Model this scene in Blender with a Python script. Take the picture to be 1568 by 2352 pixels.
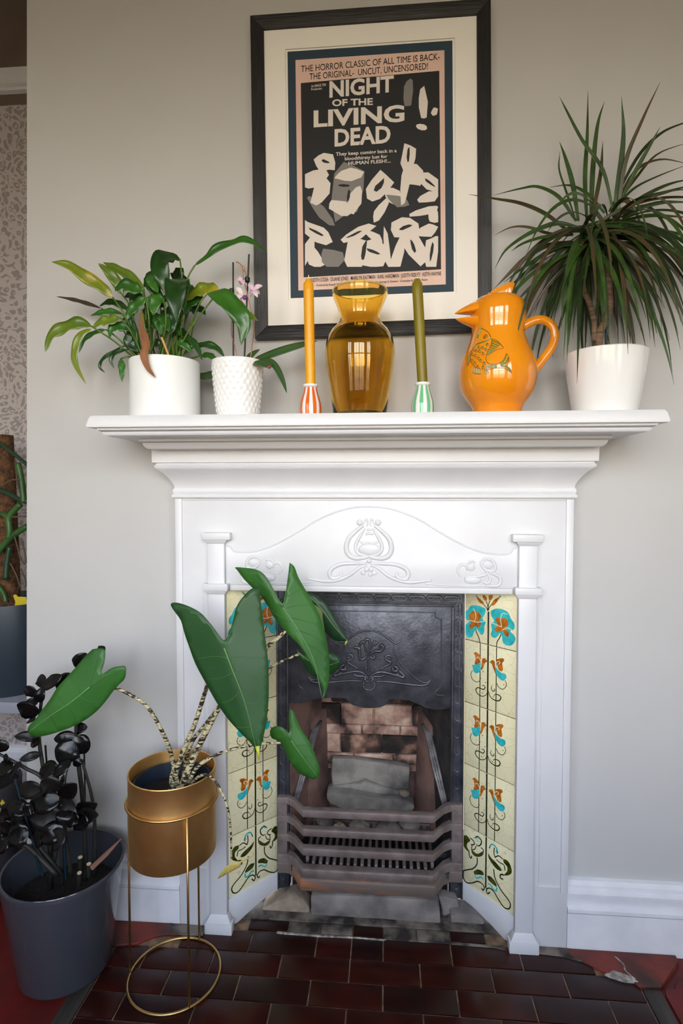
import bpy, bmesh, math, random
from mathutils import Vector, Matrix
from mathutils.geometry import delaunay_2d_cdt

for o in list(bpy.data.objects):
    bpy.data.objects.remove(o)
SC = bpy.context.scene
COL = SC.collection
R = math.radians
V = Vector

# ---------------------------------------------------------------- camera
FPX, CX, CY = 1290.0, 784.0, 1176.0
YAW, PITCH = R(4.55), R(2.2)
CAM = V((0.041, -1.347, 1.095))
cam_d = bpy.data.cameras.new('camera')
cam_d.sensor_fit = 'VERTICAL'; cam_d.sensor_height = 36.0; cam_d.sensor_width = 24.0
cam_d.lens = FPX / 2352.0 * 36.0
cam_d.clip_start = 0.02; cam_d.clip_end = 60
cam = bpy.data.objects.new('camera', cam_d); COL.objects.link(cam)
cam.location = CAM
cam.rotation_euler = (R(90) - PITCH, 0, YAW)
SC.camera = cam
FW = V((-math.sin(YAW)*math.cos(PITCH), math.cos(YAW)*math.cos(PITCH), -math.sin(PITCH)))
RT = V((math.cos(YAW), math.sin(YAW), 0)); UP = RT.cross(FW)

# ---------------------------------------------------------------- daylight: sky above, gardens and houses below, seen through the bay window
SKY_STRENGTH = 10.9
world = bpy.data.worlds.new('daylight'); SC.world = world; world.use_nodes = True
nt = world.node_tree; nt.nodes.clear()
tc = nt.nodes.new('ShaderNodeTexCoord'); sp = nt.nodes.new('ShaderNodeSeparateXYZ')
rp = nt.nodes.new('ShaderNodeValToRGB'); bg = nt.nodes.new('ShaderNodeBackground'); wo = nt.nodes.new('ShaderNodeOutputWorld')
mr = nt.nodes.new('ShaderNodeMapRange'); mr.inputs[1].default_value = -1; mr.inputs[2].default_value = 1
nt.links.new(tc.outputs['Generated'], sp.inputs[0]); nt.links.new(sp.outputs['Z'], mr.inputs[0])
nt.links.new(mr.outputs[0], rp.inputs[0]); nt.links.new(rp.outputs[0], bg.inputs[0]); nt.links.new(bg.outputs[0], wo.inputs[0])
e = rp.color_ramp.elements
e[0].position = 0.0; e[0].color = (0.14, 0.115, 0.08, 1)
e[1].position = 1.0; e[1].color = (0.20, 0.30, 0.50, 1)
for p, c in ((0.36, (0.15, 0.118, 0.07, 1)), (0.45, (0.42, 0.345, 0.22, 1)), (0.515, (0.98, 0.91, 0.78, 1)), (0.60, (1.22, 1.21, 1.20, 1)), (0.68, (0.86, 0.96, 1.12, 1)), (0.80, (0.56, 0.68, 0.92, 1))):
    x = e.new(p); x.color = c
bg.inputs[1].default_value = SKY_STRENGTH
vs = SC.view_settings
SC.display_settings.display_device = 'sRGB'
vs.view_transform = 'Standard'; vs.look = 'None'; vs.gamma = 1.0; vs.use_curve_mapping = False
vs.exposure = 0.0
cy = SC.cycles
cy.max_bounces = 8; cy.diffuse_bounces = 3; cy.glossy_bounces = 3; cy.transmission_bounces = 8; cy.transparent_max_bounces = 8
cy.sample_clamp_indirect = 6.0
cy.use_denoising = True
cy.use_adaptive_sampling = True; cy.adaptive_threshold = 0.1; cy.adaptive_min_samples = 20

# bay window panels behind the camera: (left end, right end) in plan
BAY = [((-1.62, -1.35), (-0.72, -2.35)), ((-0.72, -2.35), (0.72, -2.35)), ((0.72, -2.35), (1.62, -1.35))]
SILL, HEAD = 0.85, 2.25
GLAZED = [(0.42, 0.80), (0.0, 1.0), (0.20, 0.58)]           # share of each panel that is window, between curtains added to narrow the side light
for (a, b), (g0, g1) in zip(BAY, GLAZED):
    a = V(a); b = V(b); a, b = a.lerp(b, g0), a.lerp(b, g1); m = (a + b)/2; d = (b - a)
    ld = bpy.data.lights.new('window_daylight', 'AREA'); ld.shape = 'RECTANGLE'
    ld.size = d.length; ld.size_y = HEAD - SILL; ld.cycles.is_portal = True
    lo = bpy.data.objects.new('window_daylight', ld); COL.objects.link(lo)
    n = V((-d.y, d.x, 0)).normalized()           # into the room
    lo.location = V((m.x, m.y, (SILL + HEAD)/2)) - n*0.06
    lo.rotation_euler = n.to_track_quat('-Z', 'Z').to_euler()

# ---------------------------------------------------------------- helpers
def ray(px, py): return FW + RT*((px - CX)/FPX) + UP*((CY - py)/FPX)
def at(px, py, Y):
    d = ray(px, py); return CAM + d*((Y - CAM.y)/d.y)
def atz(px, py, Z):
    d = ray(px, py); return CAM + d*((Z - CAM.z)/d.z)
def zm(ox, oy, s):                                # coordinates read off an enlarged detail
    return lambda x, y: (ox + x/s, oy + y/s)

def s2l(c):
    r = []
    for v in c[:3]:
        v = v/255.0
        r.append(v/12.92 if v <= 0.04045 else ((v + 0.055)/1.055)**2.4)
    return (*r, 1.0)

def mat(name, col, rough=0.5, metal=0.0, col2=None, nscale=20, nlo=0.35, nhi=0.65, ndet=4, bump=0.0, bscale=60, bdist=0.002,
        coat=0.0, trans=0.0, ior=1.5, sss=0.0, stretch=None, spec=0.5, rough2=None, extra=None):
    m = bpy.data.materials.new(name); m.use_nodes = True
    t = m.node_tree; b = t.nodes['Principled BSDF']
    c1 = s2l(col)
    b.inputs['Base Color'].default_value = c1
    b.inputs['Roughness'].default_value = rough; b.inputs['Metallic'].default_value = metal
    b.inputs['IOR'].default_value = ior; b.inputs['Specular IOR Level'].default_value = spec
    b.inputs['Coat Weight'].default_value = coat; b.inputs['Coat Roughness'].default_value = 0.06
    b.inputs['Transmission Weight'].default_value = trans
    if sss:
        b.inputs['Subsurface Weight'].default_value = sss; b.inputs['Subsurface Scale'].default_value = 0.01
    tcn = t.nodes.new('ShaderNodeTexCoord'); mp = t.nodes.new('ShaderNodeMapping')
    t.links.new(tcn.outputs['Object'], mp.inputs[0])
    if stretch: mp.inputs['Scale'].default_value = stretch
    if col2 is not None:
        n = t.nodes.new('ShaderNodeTexNoise'); n.inputs['Scale'].default_value = nscale; n.inputs['Detail'].default_value = ndet
        t.links.new(mp.outputs[0], n.inputs['Vector'])
        r = t.nodes.new('ShaderNodeValToRGB')
        r.color_ramp.elements[0].position = nlo; r.color_ramp.elements[0].color = c1
        r.color_ramp.elements[1].position = nhi; r.color_ramp.elements[1].color = s2l(col2)
        t.links.new(n.outputs['Fac'], r.inputs[0]); t.links.new(r.outputs[0], b.inputs['Base Color'])
        if extra:
            for pos, c in extra:
                x = r.color_ramp.elements.new(pos); x.color = s2l(c)
        if rough2 is not None:
            q = t.nodes.new('ShaderNodeMapRange'); q.inputs[3].default_value = rough; q.inputs[4].default_value = rough2
            t.links.new(n.outputs['Fac'], q.inputs[0]); t.links.new(q.outputs[0], b.inputs['Roughness'])
    if bump:
        n2 = t.nodes.new('ShaderNodeTexNoise'); n2.inputs['Scale'].default_value = bscale; n2.inputs['Detail'].default_value = 3
        t.links.new(mp.outputs[0], n2.inputs['Vector'])
        bp = t.nodes.new('ShaderNodeBump'); bp.inputs['Strength'].default_value = bump; bp.inputs['Distance'].default_value = bdist
        t.links.new(n2.outputs['Fac'], bp.inputs['Height']); t.links.new(bp.outputs[0], b.inputs['Normal'])
    return m

OFF = {}
def link(o, parent):
    COL.objects.link(o)
    if parent is not None: o.parent = parent
def tag(o, label=None, cat=None, group=None, kind=None):
    if label: o['label'] = label
    if cat: o['category'] = cat
    if group: o['group'] = group
    if kind: o['kind'] = kind
    return o
def thing(name, label, cat, loc, group=None):
    o = bpy.data.objects.new(name, None); COL.objects.link(o)
    o.empty_display_size = 0.03; o.location = loc; OFF[o.name] = V(loc)
    return tag(o, label, cat, group)

class MB:
    """collects geometry in world coordinates; build() links it as one mesh object"""
    def __init__(s): s.v = []; s.f = []; s.mi = []
    def add(s, vs_, fs_, mi=0):
        k = len(s.v); s.v += [V(p) for p in vs_]
        for f in fs_: s.f.append([k + i for i in f]); s.mi.append(mi)
        return s
    def box(s, x0, x1, y0, y1, z0, z1, mi=0):
        return s.add([(x0,y0,z0),(x1,y0,z0),(x1,y1,z0),(x0,y1,z0),(x0,y0,z1),(x1,y0,z1),(x1,y1,z1),(x0,y1,z1)],
                     [(3,2,1,0),(4,5,6,7),(0,1,5,4),(1,2,6,5),(2,3,7,6),(3,0,4,7)], mi)
    def hexa(s, lo, hi):                          # four low and four high corners
        return s.add(list(lo) + list(hi), [(3,2,1,0),(4,5,6,7),(0,1,5,4),(1,2,6,5),(2,3,7,6),(3,0,4,7)])
    def prism(s, front, back):
        n = len(front)
        return s.add(list(front) + list(back), [list(range(n)), list(range(2*n - 1, n - 1, -1))] +
                     [((i + 1) % n, i, n + i, n + (i + 1) % n) for i in range(n)])
    def lathe(s, prof, c, n=48, a0=0.0, a1=2*math.pi, closed=True, axis=None):
        c = V(c); k = len(prof); full = abs(a1 - a0 - 2*math.pi) < 1e-6
        m = n if full else n + 1
        vs_ = []
        for j in range(m):
            a = a0 + (a1 - a0)*j/n
            for r, z in prof:
                p = V((r*math.cos(a), r*math.sin(a), z))
                if axis is not None: p = axis @ p
                vs_.append(c + p)
        fs_ = []
        for j in range(n):
            j2 = (j + 1) % m
            for i in range(k - 1): fs_.append((j*k + i, j2*k + i, j2*k + i + 1, j*k + i + 1))
        return s.add(vs_, fs_)
    def tube(s, pts, rad, n=8, cap=True, flat=1.0, face=None):
        pts = [V(p) for p in pts]; m = len(pts)
        if not hasattr(rad, '__len__'): rad = [rad]*m
        vs_ = []; prev = None
        for i in range(m):
            t = (pts[min(i + 1, m - 1)] - pts[max(i - 1, 0)])
            if t.length < 1e-9: t = V((0, 0, 1))
            t.normalize()
            if face is not None:
                u = t.cross(V(face))
                if u.length < 1e-6: u = t.orthogonal()
            elif prev is None: u = t.orthogonal()
            else:
                u = prev - t*prev.dot(t)
                if u.length < 1e-6: u = t.orthogonal()
            u.normalize(); prev = u; w = t.cross(u)
            for j in range(n):
                a = 2*math.pi*j/n
                vs_.append(pts[i] + u*(rad[i]*math.cos(a)) + w*(rad[i]*flat*math.sin(a)))
        fs_ = [(i*n + j, i*n + (j + 1) % n, (i + 1)*n + (j + 1) % n, (i + 1)*n + j) for i in range(m - 1) for j in range(n)]
        if cap: fs_ += [list(range(n - 1, -1, -1)), [(m - 1)*n + j for j in range(n)]]
        return s.add(vs_, fs_)
    def ball(s, c, r, n=8, sq=(1, 1, 1)):
        prof = [(r*math.sin(math.pi*i/n), -r*math.cos(math.pi*i/n)) for i in range(n + 1)]
        prof[0] = (r*0.02, -r); prof[-1] = (r*0.02, r)
        k = len(s.v); s.lathe(prof, (0, 0, 0), n*2); c = V(c)
        for i in range(k, len(s.v)): q = s.v[i]; s.v[i] = V((q.x*sq[0], q.y*sq[1], q.z*sq[2])) + c
        return s
    def mitre(s, prof, hw, yf, yw, close=True):
        """moulding profile [(projection, z)] carried round the front and both returns"""
        k = len(prof); vs_ = []
        for path in range(4):
            for p, z in prof:
                x = hw + p; y = yf - p
                vs_.append([(-x, yw, z), (-x, y, z), (x, y, z), (x, yw, z)][path])
        fs_ = [(a*k + i, (a + 1)*k + i, (a + 1)*k + i + 1, a*k + i + 1) for a in range(3) for i in range(k - 1)]
        if close:
            fs_ += [[0, k, 2*k, 3*k][::-1], [k - 1, 2*k - 1, 3*k - 1, 4*k - 1], list(range(k)), list(range(4*k - 1, 3*k - 1, -1))]
        return s.add(vs_, fs_)
    def xf(s, M):
        s.v = [M @ p for p in s.v]; return s
    def build(s, name, mats, parent=None, bevel=0.0, seg=2, smooth=35, label=None, kind=None, jitter=0.0, fix=True):
        off = OFF[parent.name] if parent is not None else V((0, 0, 0))
        me = bpy.data.meshes.new(name)
        me.from_pydata([tuple(p - off) for p in s.v], [], s.f)
        if isinstance(mats, bpy.types.Material): mats = [mats]
        for m in mats: me.materials.append(m)
        if len(mats) > 1: me.polygons.foreach_set('material_index', s.mi)
        bm = bmesh.new(); bm.from_mesh(me)
        if fix: bmesh.ops.recalc_face_normals(bm, faces=bm.faces)
        if bevel: bmesh.ops.bevel(bm, geom=[e for e in bm.edges if len(e.link_faces) == 2 and e.calc_face_angle(0) > 0.5],
                                  offset=bevel, segments=seg, affect='EDGES', profile=0.5, clamp_overlap=True)
        bm.to_mesh(me); bm.free()
        if smooth:
            me.shade_smooth()
            if smooth < 180: me.set_sharp_from_angle(angle=R(smooth))
        o = bpy.data.objects.new(name, me); link(o, parent); OFF[o.name] = off
        return tag(o, label, kind=kind)

def struct(o): o['kind'] = 'structure'; return o

def cr(pts, n=8):
    """smooth curve through points"""
    pts = [V(p) for p in pts]
    if len(pts) < 3: return [pts[0].lerp(pts[-1], i/n) for i in range(n + 1)]
    out = []
    for i in range(len(pts) - 1):
        a = pts[i - 1] if i else pts[0]*2 - pts[1]
        b, c = pts[i], pts[i + 1]
        d = pts[i + 2] if i + 2 < len(pts) else pts[-1]*2 - pts[-2]
        for k in range(n):
            t = k/n
            out.append(0.5*((2*b) + (c - a)*t + (2*a - 5*b + 4*c - d)*t*t + (3*b - 3*c + d - a)*t**3))
    out.append(pts[-1]); return out

def ribbon(pts, wid, face=(0, -1, 0.25), fold=0.18, twist=0.0, wave=0.0, seg=4, thick=0.0005, prof=None, mb=None):
    """leaf blade along a midrib: lance-shaped, slightly folded along the rib, thin but solid"""
    P = cr(pts, seg); m = len(P); mb = mb or MB()
    if prof is None: prof = lambda t: max(0.0, math.sin(math.pi*min(1, t**0.8))**0.75)
    vs_ = []; face = V(face)
    for i, p in enumerate(P):
        t = i/(m - 1)
        d = (P[min(i + 1, m - 1)] - P[max(i - 1, 0)]).normalized()
        f = Matrix.Rotation(twist*(t - 0.3), 3, d) @ face
        u = d.cross(f)
        if u.length < 1e-5: u = d.orthogonal()
        u.normalize(); nn = u.cross(d).normalized()
        h = wid*0.5*max(prof(t), 0.03)
        wv = wave*math.sin(t*17 + wid*900)
        for q, (k, l) in enumerate(((-1, 1), (-.5, .35), (0, 0), (.5, .35), (1, 1))):
            e_ = p + u*(h*k) + nn*(h*fold*l + h*wv*l*(1 if k > 0 else -1))
            vs_.append(e_)
            vs_.append(e_ - nn*thick)
    fs_ = []
    for i in range(m - 1):
        a = i*10; b = a + 10
        for q in range(4):
            fs_.append((a + 2*q, a + 2*q + 2, b + 2*q + 2, b + 2*q))
            fs_.append((a + 2*q + 1, b + 2*q + 1, b + 2*q + 3, a + 2*q + 3))
        fs_.append((a, b, b + 1, a + 1)); fs_.append((a + 8, a + 9, b + 9, b + 8))
    mb.add(vs_, fs_); return mb

def sheet(outline, Yf, grid=14, thick=0.0008, mb=None):
    """leaf or plate given by its outline in photo coordinates, set at real depth Yf(px, py)"""
    mb = mb or MB()
    n = len(outline); pts = [V((x, y)) for x, y in outline]
    xs = [p[0] for p in outline]; ys = [p[1] for p in outline]
    def inside(x, y):
        c = False
        for i in range(n):
            x1, y1 = outline[i]; x2, y2 = outline[i - 1]
            if (y1 > y) != (y2 > y) and x < (x2 - x1)*(y - y1)/(y2 - y1) + x1: c = not c
        return c
    def edged(x, y):
        best = 1e9
        for i in range(n):
            a = V(outline[i - 1]); b = V(outline[i]); ab = b - a; q = V((x, y))
            t = max(0, min(1, (q - a).dot(ab)/max(ab.length_squared, 1e-9)))
            best = min(best, (q - a - ab*t).length)
        return best
    y = min(ys) + grid*0.5; row = 0
    while y < max(ys):
        x = min(xs) + (grid*0.5 if row % 2 else 0)
        while x < max(xs):
            if inside(x, y) and edged(x, y) > grid*0.4: pts.append(V((x, y)))
            x += grid
        y += grid*0.87; row += 1
    r = delaunay_2d_cdt(pts, [(i, (i + 1) % n) for i in range(n)], [list(range(n))], 1, 1e-4)
    ov, of = r[0], r[2]
    fr = [at(p.x, p.y, Yf(p.x, p.y)) for p in ov]
    k = len(fr); bk = [p + V((0, thick, 0)) for p in fr]
    fs_ = [list(f) for f in of] + [[k + i for i in reversed(f)] for f in of]
    cnt = {}
    for f in of:
        for i in range(len(f)):
            a, b = f[i], f[(i + 1) % len(f)]; cnt[(a, b)] = 1
    for (a, b) in cnt:
        if (b, a) not in cnt: fs_.append((b, a, k + a, k + b))
    mb.add(fr + bk, fs_); return mb

def text_mesh(txt, bold=0.0):
    c = bpy.data.curves.new('lettering', 'FONT'); c.body = txt; c.size = 1.0; c.offset = bold; c.resolution_u = 3
    o = bpy.data.objects.new('lettering', c); COL.objects.link(o)
    bpy.context.view_layer.update()
    dg = bpy.context.evaluated_depsgraph_get()
    me = o.evaluated_get(dg).to_mesh()
    v = [V(p.co) for p in me.vertices]; f = [list(p.vertices) for p in me.polygons]
    o.evaluated_get(dg).to_mesh_clear()
    bpy.data.objects.remove(o); bpy.data.curves.remove(c)
    return v, f
# ---------------------------------------------------------------- materials of the setting
M_WALL = mat('pale_grey_wall_paint', (199, 198, 195), 0.75, col2=(195, 194, 191), nscale=3, bump=0.06, bscale=220, bdist=0.001)
M_WHITE = mat('white_gloss_paint', (224, 224, 225), 0.36, col2=(219, 219, 221), nscale=9, bump=0.05, bscale=45, bdist=0.002)
M_SKIRT = mat('white_skirting_paint', (236, 236, 238), 0.3, col2=(226, 226, 229), nscale=14, bump=0.05, bscale=40)
M_BROWN = mat('dark_brown_wall_paint', (112, 98, 88), 0.8, col2=(104, 90, 80), nscale=6)
M_RED = mat('worn_red_floor_paint', (112, 20, 13), 0.5, col2=(76, 17, 12), nscale=9, nlo=0.3, nhi=0.7, ndet=8, bump=0.25, bscale=30,
            extra=[(0.5, (100, 19, 13))], rough2=0.6)
M_GROUT = mat('sandy_grout', (150, 122, 92), 0.9, col2=(90, 72, 56), nscale=40, bump=0.3, bscale=160)
M_TILE = mat('oxblood_glazed_tile', (60, 16, 8), 0.3, col2=(38, 11, 8), nscale=14, nlo=0.3, nhi=0.7, ndet=6, coat=0.0, spec=0.35, bump=0.03, bscale=30)
M_TILE2 = mat('oxblood_glazed_tile_dark', (46, 13, 8), 0.34, col2=(28, 9, 8), nscale=12, nlo=0.3, nhi=0.7, ndet=6, coat=0.0, spec=0.35, bump=0.03, bscale=30)
M_CEIL = mat('dull_cream_ceiling', (176, 168, 156), 0.9)  # one even darker cream, lowered to cut bounce onto the upper wall
M_ROOM = mat('warm_grey_room_wall', (186, 178, 166), 0.85)
M_CEMENT = mat('sooty_cement', (128, 118, 106), 0.9, col2=(44, 38, 35), nscale=18, nlo=0.38, nhi=0.6, ndet=8, bump=0.6, bscale=60, bdist=0.004)

def wallpaper():
    m = bpy.data.materials.new('paisley_wallpaper'); m.use_nodes = True
    t = m.node_tree; b = t.nodes['Principled BSDF']; b.inputs['Roughness'].default_value = 0.6
    N = t.nodes.new; L = t.links.new
    tcn = N('ShaderNodeTexCoord'); nz = N('ShaderNodeTexNoise'); nz.inputs['Scale'].default_value = 9; nz.inputs['Detail'].default_value = 1
    mx = N('ShaderNodeMixRGB'); mx.blend_type = 'LINEAR_LIGHT'; mx.inputs[0].default_value = 0.05
    L(tcn.outputs['Object'], nz.inputs['Vector']); L(tcn.outputs['Object'], mx.inputs[1]); L(nz.outputs['Color'], mx.inputs[2])
    vo = N('ShaderNodeTexVoronoi'); vo.inputs['Scale'].default_value = 10; L(mx.outputs[0], vo.inputs['Vector'])
    def band(src, k, ph):
        a = N('ShaderNodeMath'); a.operation = 'MULTIPLY_ADD'; a.inputs[1].default_value = k; a.inputs[2].default_value = ph; L(src, a.inputs[0])
        s = N('ShaderNodeMath'); s.operation = 'SINE'; L(a.outputs[0], s.inputs[0]); return s.outputs[0]
    rings = band(vo.outputs['Distance'], 34, 0)
    v2 = N('ShaderNodeTexVoronoi'); v2.inputs['Scale'].default_value = 46; L(mx.outputs[0], v2.inputs['Vector'])
    dots = band(v2.outputs['Distance'], 11, 1.2)
    ad = N('ShaderNodeMath'); ad.operation = 'MULTIPLY_ADD'; L(rings, ad.inputs[0]); ad.inputs[1].default_value = 0.6
    ml = N('ShaderNodeMath'); ml.operation = 'MULTIPLY'; L(dots, ml.inputs[0]); ml.inputs[1].default_value = 0.85; L(ml.outputs[0], ad.inputs[2])
    r = N('ShaderNodeValToRGB'); r.color_ramp.elements[0].position = 0.38; r.color_ramp.elements[0].color = s2l((152, 143, 140))
    r.color_ramp.elements[1].position = 0.52; r.color_ramp.elements[1].color = s2l((190, 182, 179))
    q = N('ShaderNodeMath'); q.operation = 'MULTIPLY_ADD'; q.inputs[1].default_value = 0.5; q.inputs[2].default_value = 0.5; L(ad.outputs[0], q.inputs[0])
    L(q.outputs[0], r.inputs[0]); L(r.outputs[0], b.inputs['Base Color'])
    return m
M_PAPER = wallpaper()

# ---------------------------------------------------------------- room shell
YW = 0.02            # face of the chimney breast
YA = 0.35            # back wall of the alcove
CEIL = 2.65
def breast_x(z): return -0.8985 + 0.0228*z        # the corner leans a little, as the old plaster does
ol = [(breast_x(0), 0), (-0.36, 0), (-0.36, 0.855), (0.36, 0.855), (0.36, 0), (1.62, 0), (1.62, CEIL), (breast_x(CEIL), CEIL)]
struct(MB().prism([(x, YW, z) for x, z in ol], [(x, 0.46, z) for x, z in ol]).build('wall_chimney_breast', M_WALL, smooth=0))
struct(MB().box(-1.62, -0.80, YA, YA + 0.1, 0, 2.285).build('wall_alcove', M_PAPER, smooth=0))
struct(MB().box(-1.62, -0.80, YA + 0.0005, YA + 0.1, 2.285, CEIL).build('wall_alcove_upper', M_BROWN, smooth=0))
struct(MB().box(-1.72, -1.62, -1.35, YA + 0.1, 0, CEIL).build('wall_left', M_ROOM, smooth=0))
struct(MB().box(1.62, 1.72, -1.35, 0.46, 0, CEIL).build('wall_right', M_ROOM, smooth=0))
struct(MB().box(-1.72, 1.72, -2.5, 0.46, CEIL, CEIL + 0.1).build('ceiling', M_CEIL, smooth=0))
struct(MB().box(-1.72, 1.72, -2.5, 0.46, -0.12, -0.004).build('floor', M_RED, smooth=0))
wi = 0; ADDED_CURTAINS = []
for (a, b), (g0, g1) in zip(BAY, GLAZED):
    a = V((*a, 0)); b = V((*b, 0)); d = (b - a).normalized(); n = V((-d.y, d.x, 0)); o_ = n*-0.12
    def slab(z0, z1):
        u = V((0, 0, 1))
        return MB().hexa([a + u*z0, b + u*z0, b + o_ + u*z0, a + o_ + u*z0], [a + u*z1, b + u*z1, b + o_ + u*z1, a + o_ + u*z1])
    struct(slab(0, SILL).build('wall_bay', M_ROOM, smooth=0)); struct(slab(HEAD, CEIL).build('wall_bay', M_ROOM, smooth=0))
    wi += 1
    for s0, s1 in ((0, g0), (g1, 1)):
        if s1 - s0 > 0.01:
            p = a.lerp(b, s0); q = a.lerp(b, s1); nf = 14; fr_ = []
            for i in range(nf*4 + 1):
                fr_.append(p.lerp(q, i/(nf*4)) + n*(0.02 + 0.018*math.sin(i*math.pi/2)))
            m_ = MB(); k_ = len(fr_)
            m_.add([v + V((0, 0, 0.03)) for v in fr_] + [v + V((0, 0, HEAD + 0.2)) for v in fr_], [(i, i + 1, k_ + i + 1, k_ + i) for i in range(k_ - 1)])
            ADDED_CURTAINS.append(m_)
    a, b = a.lerp(b, g0), a.lerp(b, g1)
    w = struct(slab(SILL, SILL + 0.05).build('window_%d' % wi, M_WHITE, smooth=0))
    Lb = (b - a).length
    def bar(s0, s1, z0, z1):
        p = a + d*s0 + n*-0.02; q = a + d*s1 + n*-0.02; u = V((0, 0, 1)); t = n*-0.045
        MB().hexa([p + u*z0, q + u*z0, q + t + u*z0, p + t + u*z0], [p + u*z1, q + u*z1, q + t + u*z1, p + t + u*z1]).build('window_frame_bar', M_WHITE, w, smooth=0)
    bar(0, Lb, HEAD - 0.05, HEAD); bar(0, Lb, 1.50, 1.55)
    for s_ in ((0, 0.07), (Lb - 0.07, Lb)) + (((Lb/2 - 0.04, Lb/2 + 0.04), (Lb*0.26, Lb*0.26 + 0.03), (Lb*0.74 - 0.03, Lb*0.74)) if wi == 2 else ((Lb/2 - 0.03, Lb/2 + 0.03),)): bar(*s_, SILL + 0.05, HEAD - 0.05)

M_CURT = mat('added_curtain_cloth', (172, 160, 146), 0.9)  # unseen curtains, added to block part of the side window light
for m_, lb in zip(ADDED_CURTAINS, ('left outer', 'left inner', 'right inner', 'right outer')):
    o = m_.build('added_curtain', M_CURT, smooth=180); o.modifiers.new('cloth thickness', 'SOLIDIFY').thickness = 0.004
    tag(o, 'unseen warm grey drape added to narrow daylight at the %s edge of the bay window' % lb, 'added_curtain', 'light-narrowing drapes')
# picture rail and skirting
rail = [(0, 2.318), (0.012, 2.322), (0.012, 2.33), (0.022, 2.334), (0.022, 2.352), (0.028, 2.356), (0.028, 2.378), (0.018, 2.384), (0, 2.386)]
def moulding(name, prof, x0, x1, yw, m):
    k = len(prof)
    return struct(MB().prism([(x0, yw - p, z) for p, z in prof], [(x1, yw - p, z) for p, z in prof]).build(name, m, smooth=30))
moulding('trim_1', rail, -1.62, -0.846, YA, M_WHITE)
sk = [(0, -0.004), (0.03, -0.004), (0.03, 0.098), (0.034, 0.104), (0.034, 0.112), (0.026, 0.117), (0.024, 0.128), (0.028, 0.142), (0.028, 0.15), (0.018, 0.155), (0.018, 0.166), (0.010, 0.174), (0, 0.176)]
sk = [(p, z*0.91) for p, z in sk]
moulding('baseboard_right', sk, 0.4735, 1.62, YW, M_SKIRT)
moulding('baseboard_left', sk, breast_x(0) , -0.4735, YW, M_SKIRT)
ska = [(p, z*1.7) for p, z in sk]
moulding('baseboard_alcove', ska, -1.62, -0.893, YA, M_SKIRT)

# ---------------------------------------------------------------- hearth: each glazed tile laid by itself
hearth = struct(MB().box(-0.603, 0.603, -0.46, 0.10, -0.02, -0.0012).build('hearth', M_GROUT, smooth=0))
rnd = random.Random(3)
G = 0.0016
def htile(x0, x1, y0, y1, z=0.0016, m=None):
    if x1 - x0 < 0.012: return
    dz = rnd.uniform(-.0005, .0005); t = rnd.uniform(-.0004, .0004)
    b = MB().box(x0 + G, x1 - G, y0 + G, y1 - G, -0.012, z + dz)
    for i, p in enumerate(b.v):
        if i > 3: p.z += t*(1 if p.x > (x0 + x1)/2 else -1)
    b.build('hearth_tile', m or rnd.choice([M_TILE, M_TILE, M_TILE2]), hearth, bevel=0.0012, seg=2)
rows = [-0.014, -0.078, -0.141, -0.204, -0.268, -0.332, -0.396, -0.459]
for r_ in range(7):
    y1, y0 = rows[r_], rows[r_ + 1]
    off = 0.037 if r_ % 2 == 0 else 0.121
    js = [off + 0.1605*k for k in range(-6, 6)]
    js = [-0.602] + [j for j in js if -0.59 < j < 0.59] + [0.602]
    if r_ == 0: js = sorted(js + [-0.039])
    for a, b in zip(js[:-1], js[1:]):
        if r_ == 0:                               # broken edge against the old red screed
            if b < -0.45: continue
            if a < -0.42: a = -0.455
            if a > 0.48: continue
        htile(a, b, y0, y1)
# worn, mortar-smeared sill course under the fire
js = [-0.30, -0.20, -0.118, -0.038, 0.037, 0.118, 0.20, 0.285]
for i, (a, b) in enumerate(zip(js[:-1], js[1:])):
    htile(a, b, -0.012, 0.022, z=0.004, m=M_TILE2 if i in (0, 3, 6) else M_CEMENT)
# smears of old white mortar on the joint and rough cement at the foot of the surround
def lump(name, poly, z0, z1, m, par, seed=0, amp=0.25):
    rr = random.Random(seed)
    f = [(x + rr.uniform(-.002, .002), y + rr.uniform(-.002, .002), z1*(1 - amp + rr.random()*amp)) for x, y in poly]
    bk = [(x, y, z0) for x, y in poly]
    return MB().prism(f, bk).build(name, m, par, bevel=0.0008, seg=1)
M_MORTAR = mat('pale_mortar', (196, 190, 180), 0.9, col2=(110, 100, 90), nscale=60, bump=0.6, bscale=120)
lump('mortar_smear', [(-0.225, -0.020), (-0.12, -0.021), (-0.04, -0.018), (0.04, -0.02), (0.045, -0.0135), (-0.05, -0.0125), (-0.14, -0.0125), (-0.225, -0.0135)], 0, 0.0042, M_MORTAR, hearth, 1)
lump('mortar_smear', [(0.05, -0.0165), (0.18, -0.018), (0.30, -0.02), (0.33, -0.028), (0.325, -0.0135), (0.2, -0.0125), (0.06, -0.0125)], 0, 0.0036, M_CEMENT, hearth, 2)
lump('cement_edge', [(0.40, -0.030), (0.452, -0.034), (0.49, -0.045), (0.53, -0.05), (0.52, -0.015), (0.47, -0.011), (0.405, -0.011)], -0.002, 0.006, M_CEMENT, hearth, 3)
lump('cement_edge', [(-0.50, -0.030), (-0.45, -0.045), (-0.405, -0.040), (-0.405, -0.011), (-0.47, -0.011), (-0.50, -0.012)], -0.002, 0.007, M_CEMENT, hearth, 4)
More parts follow.
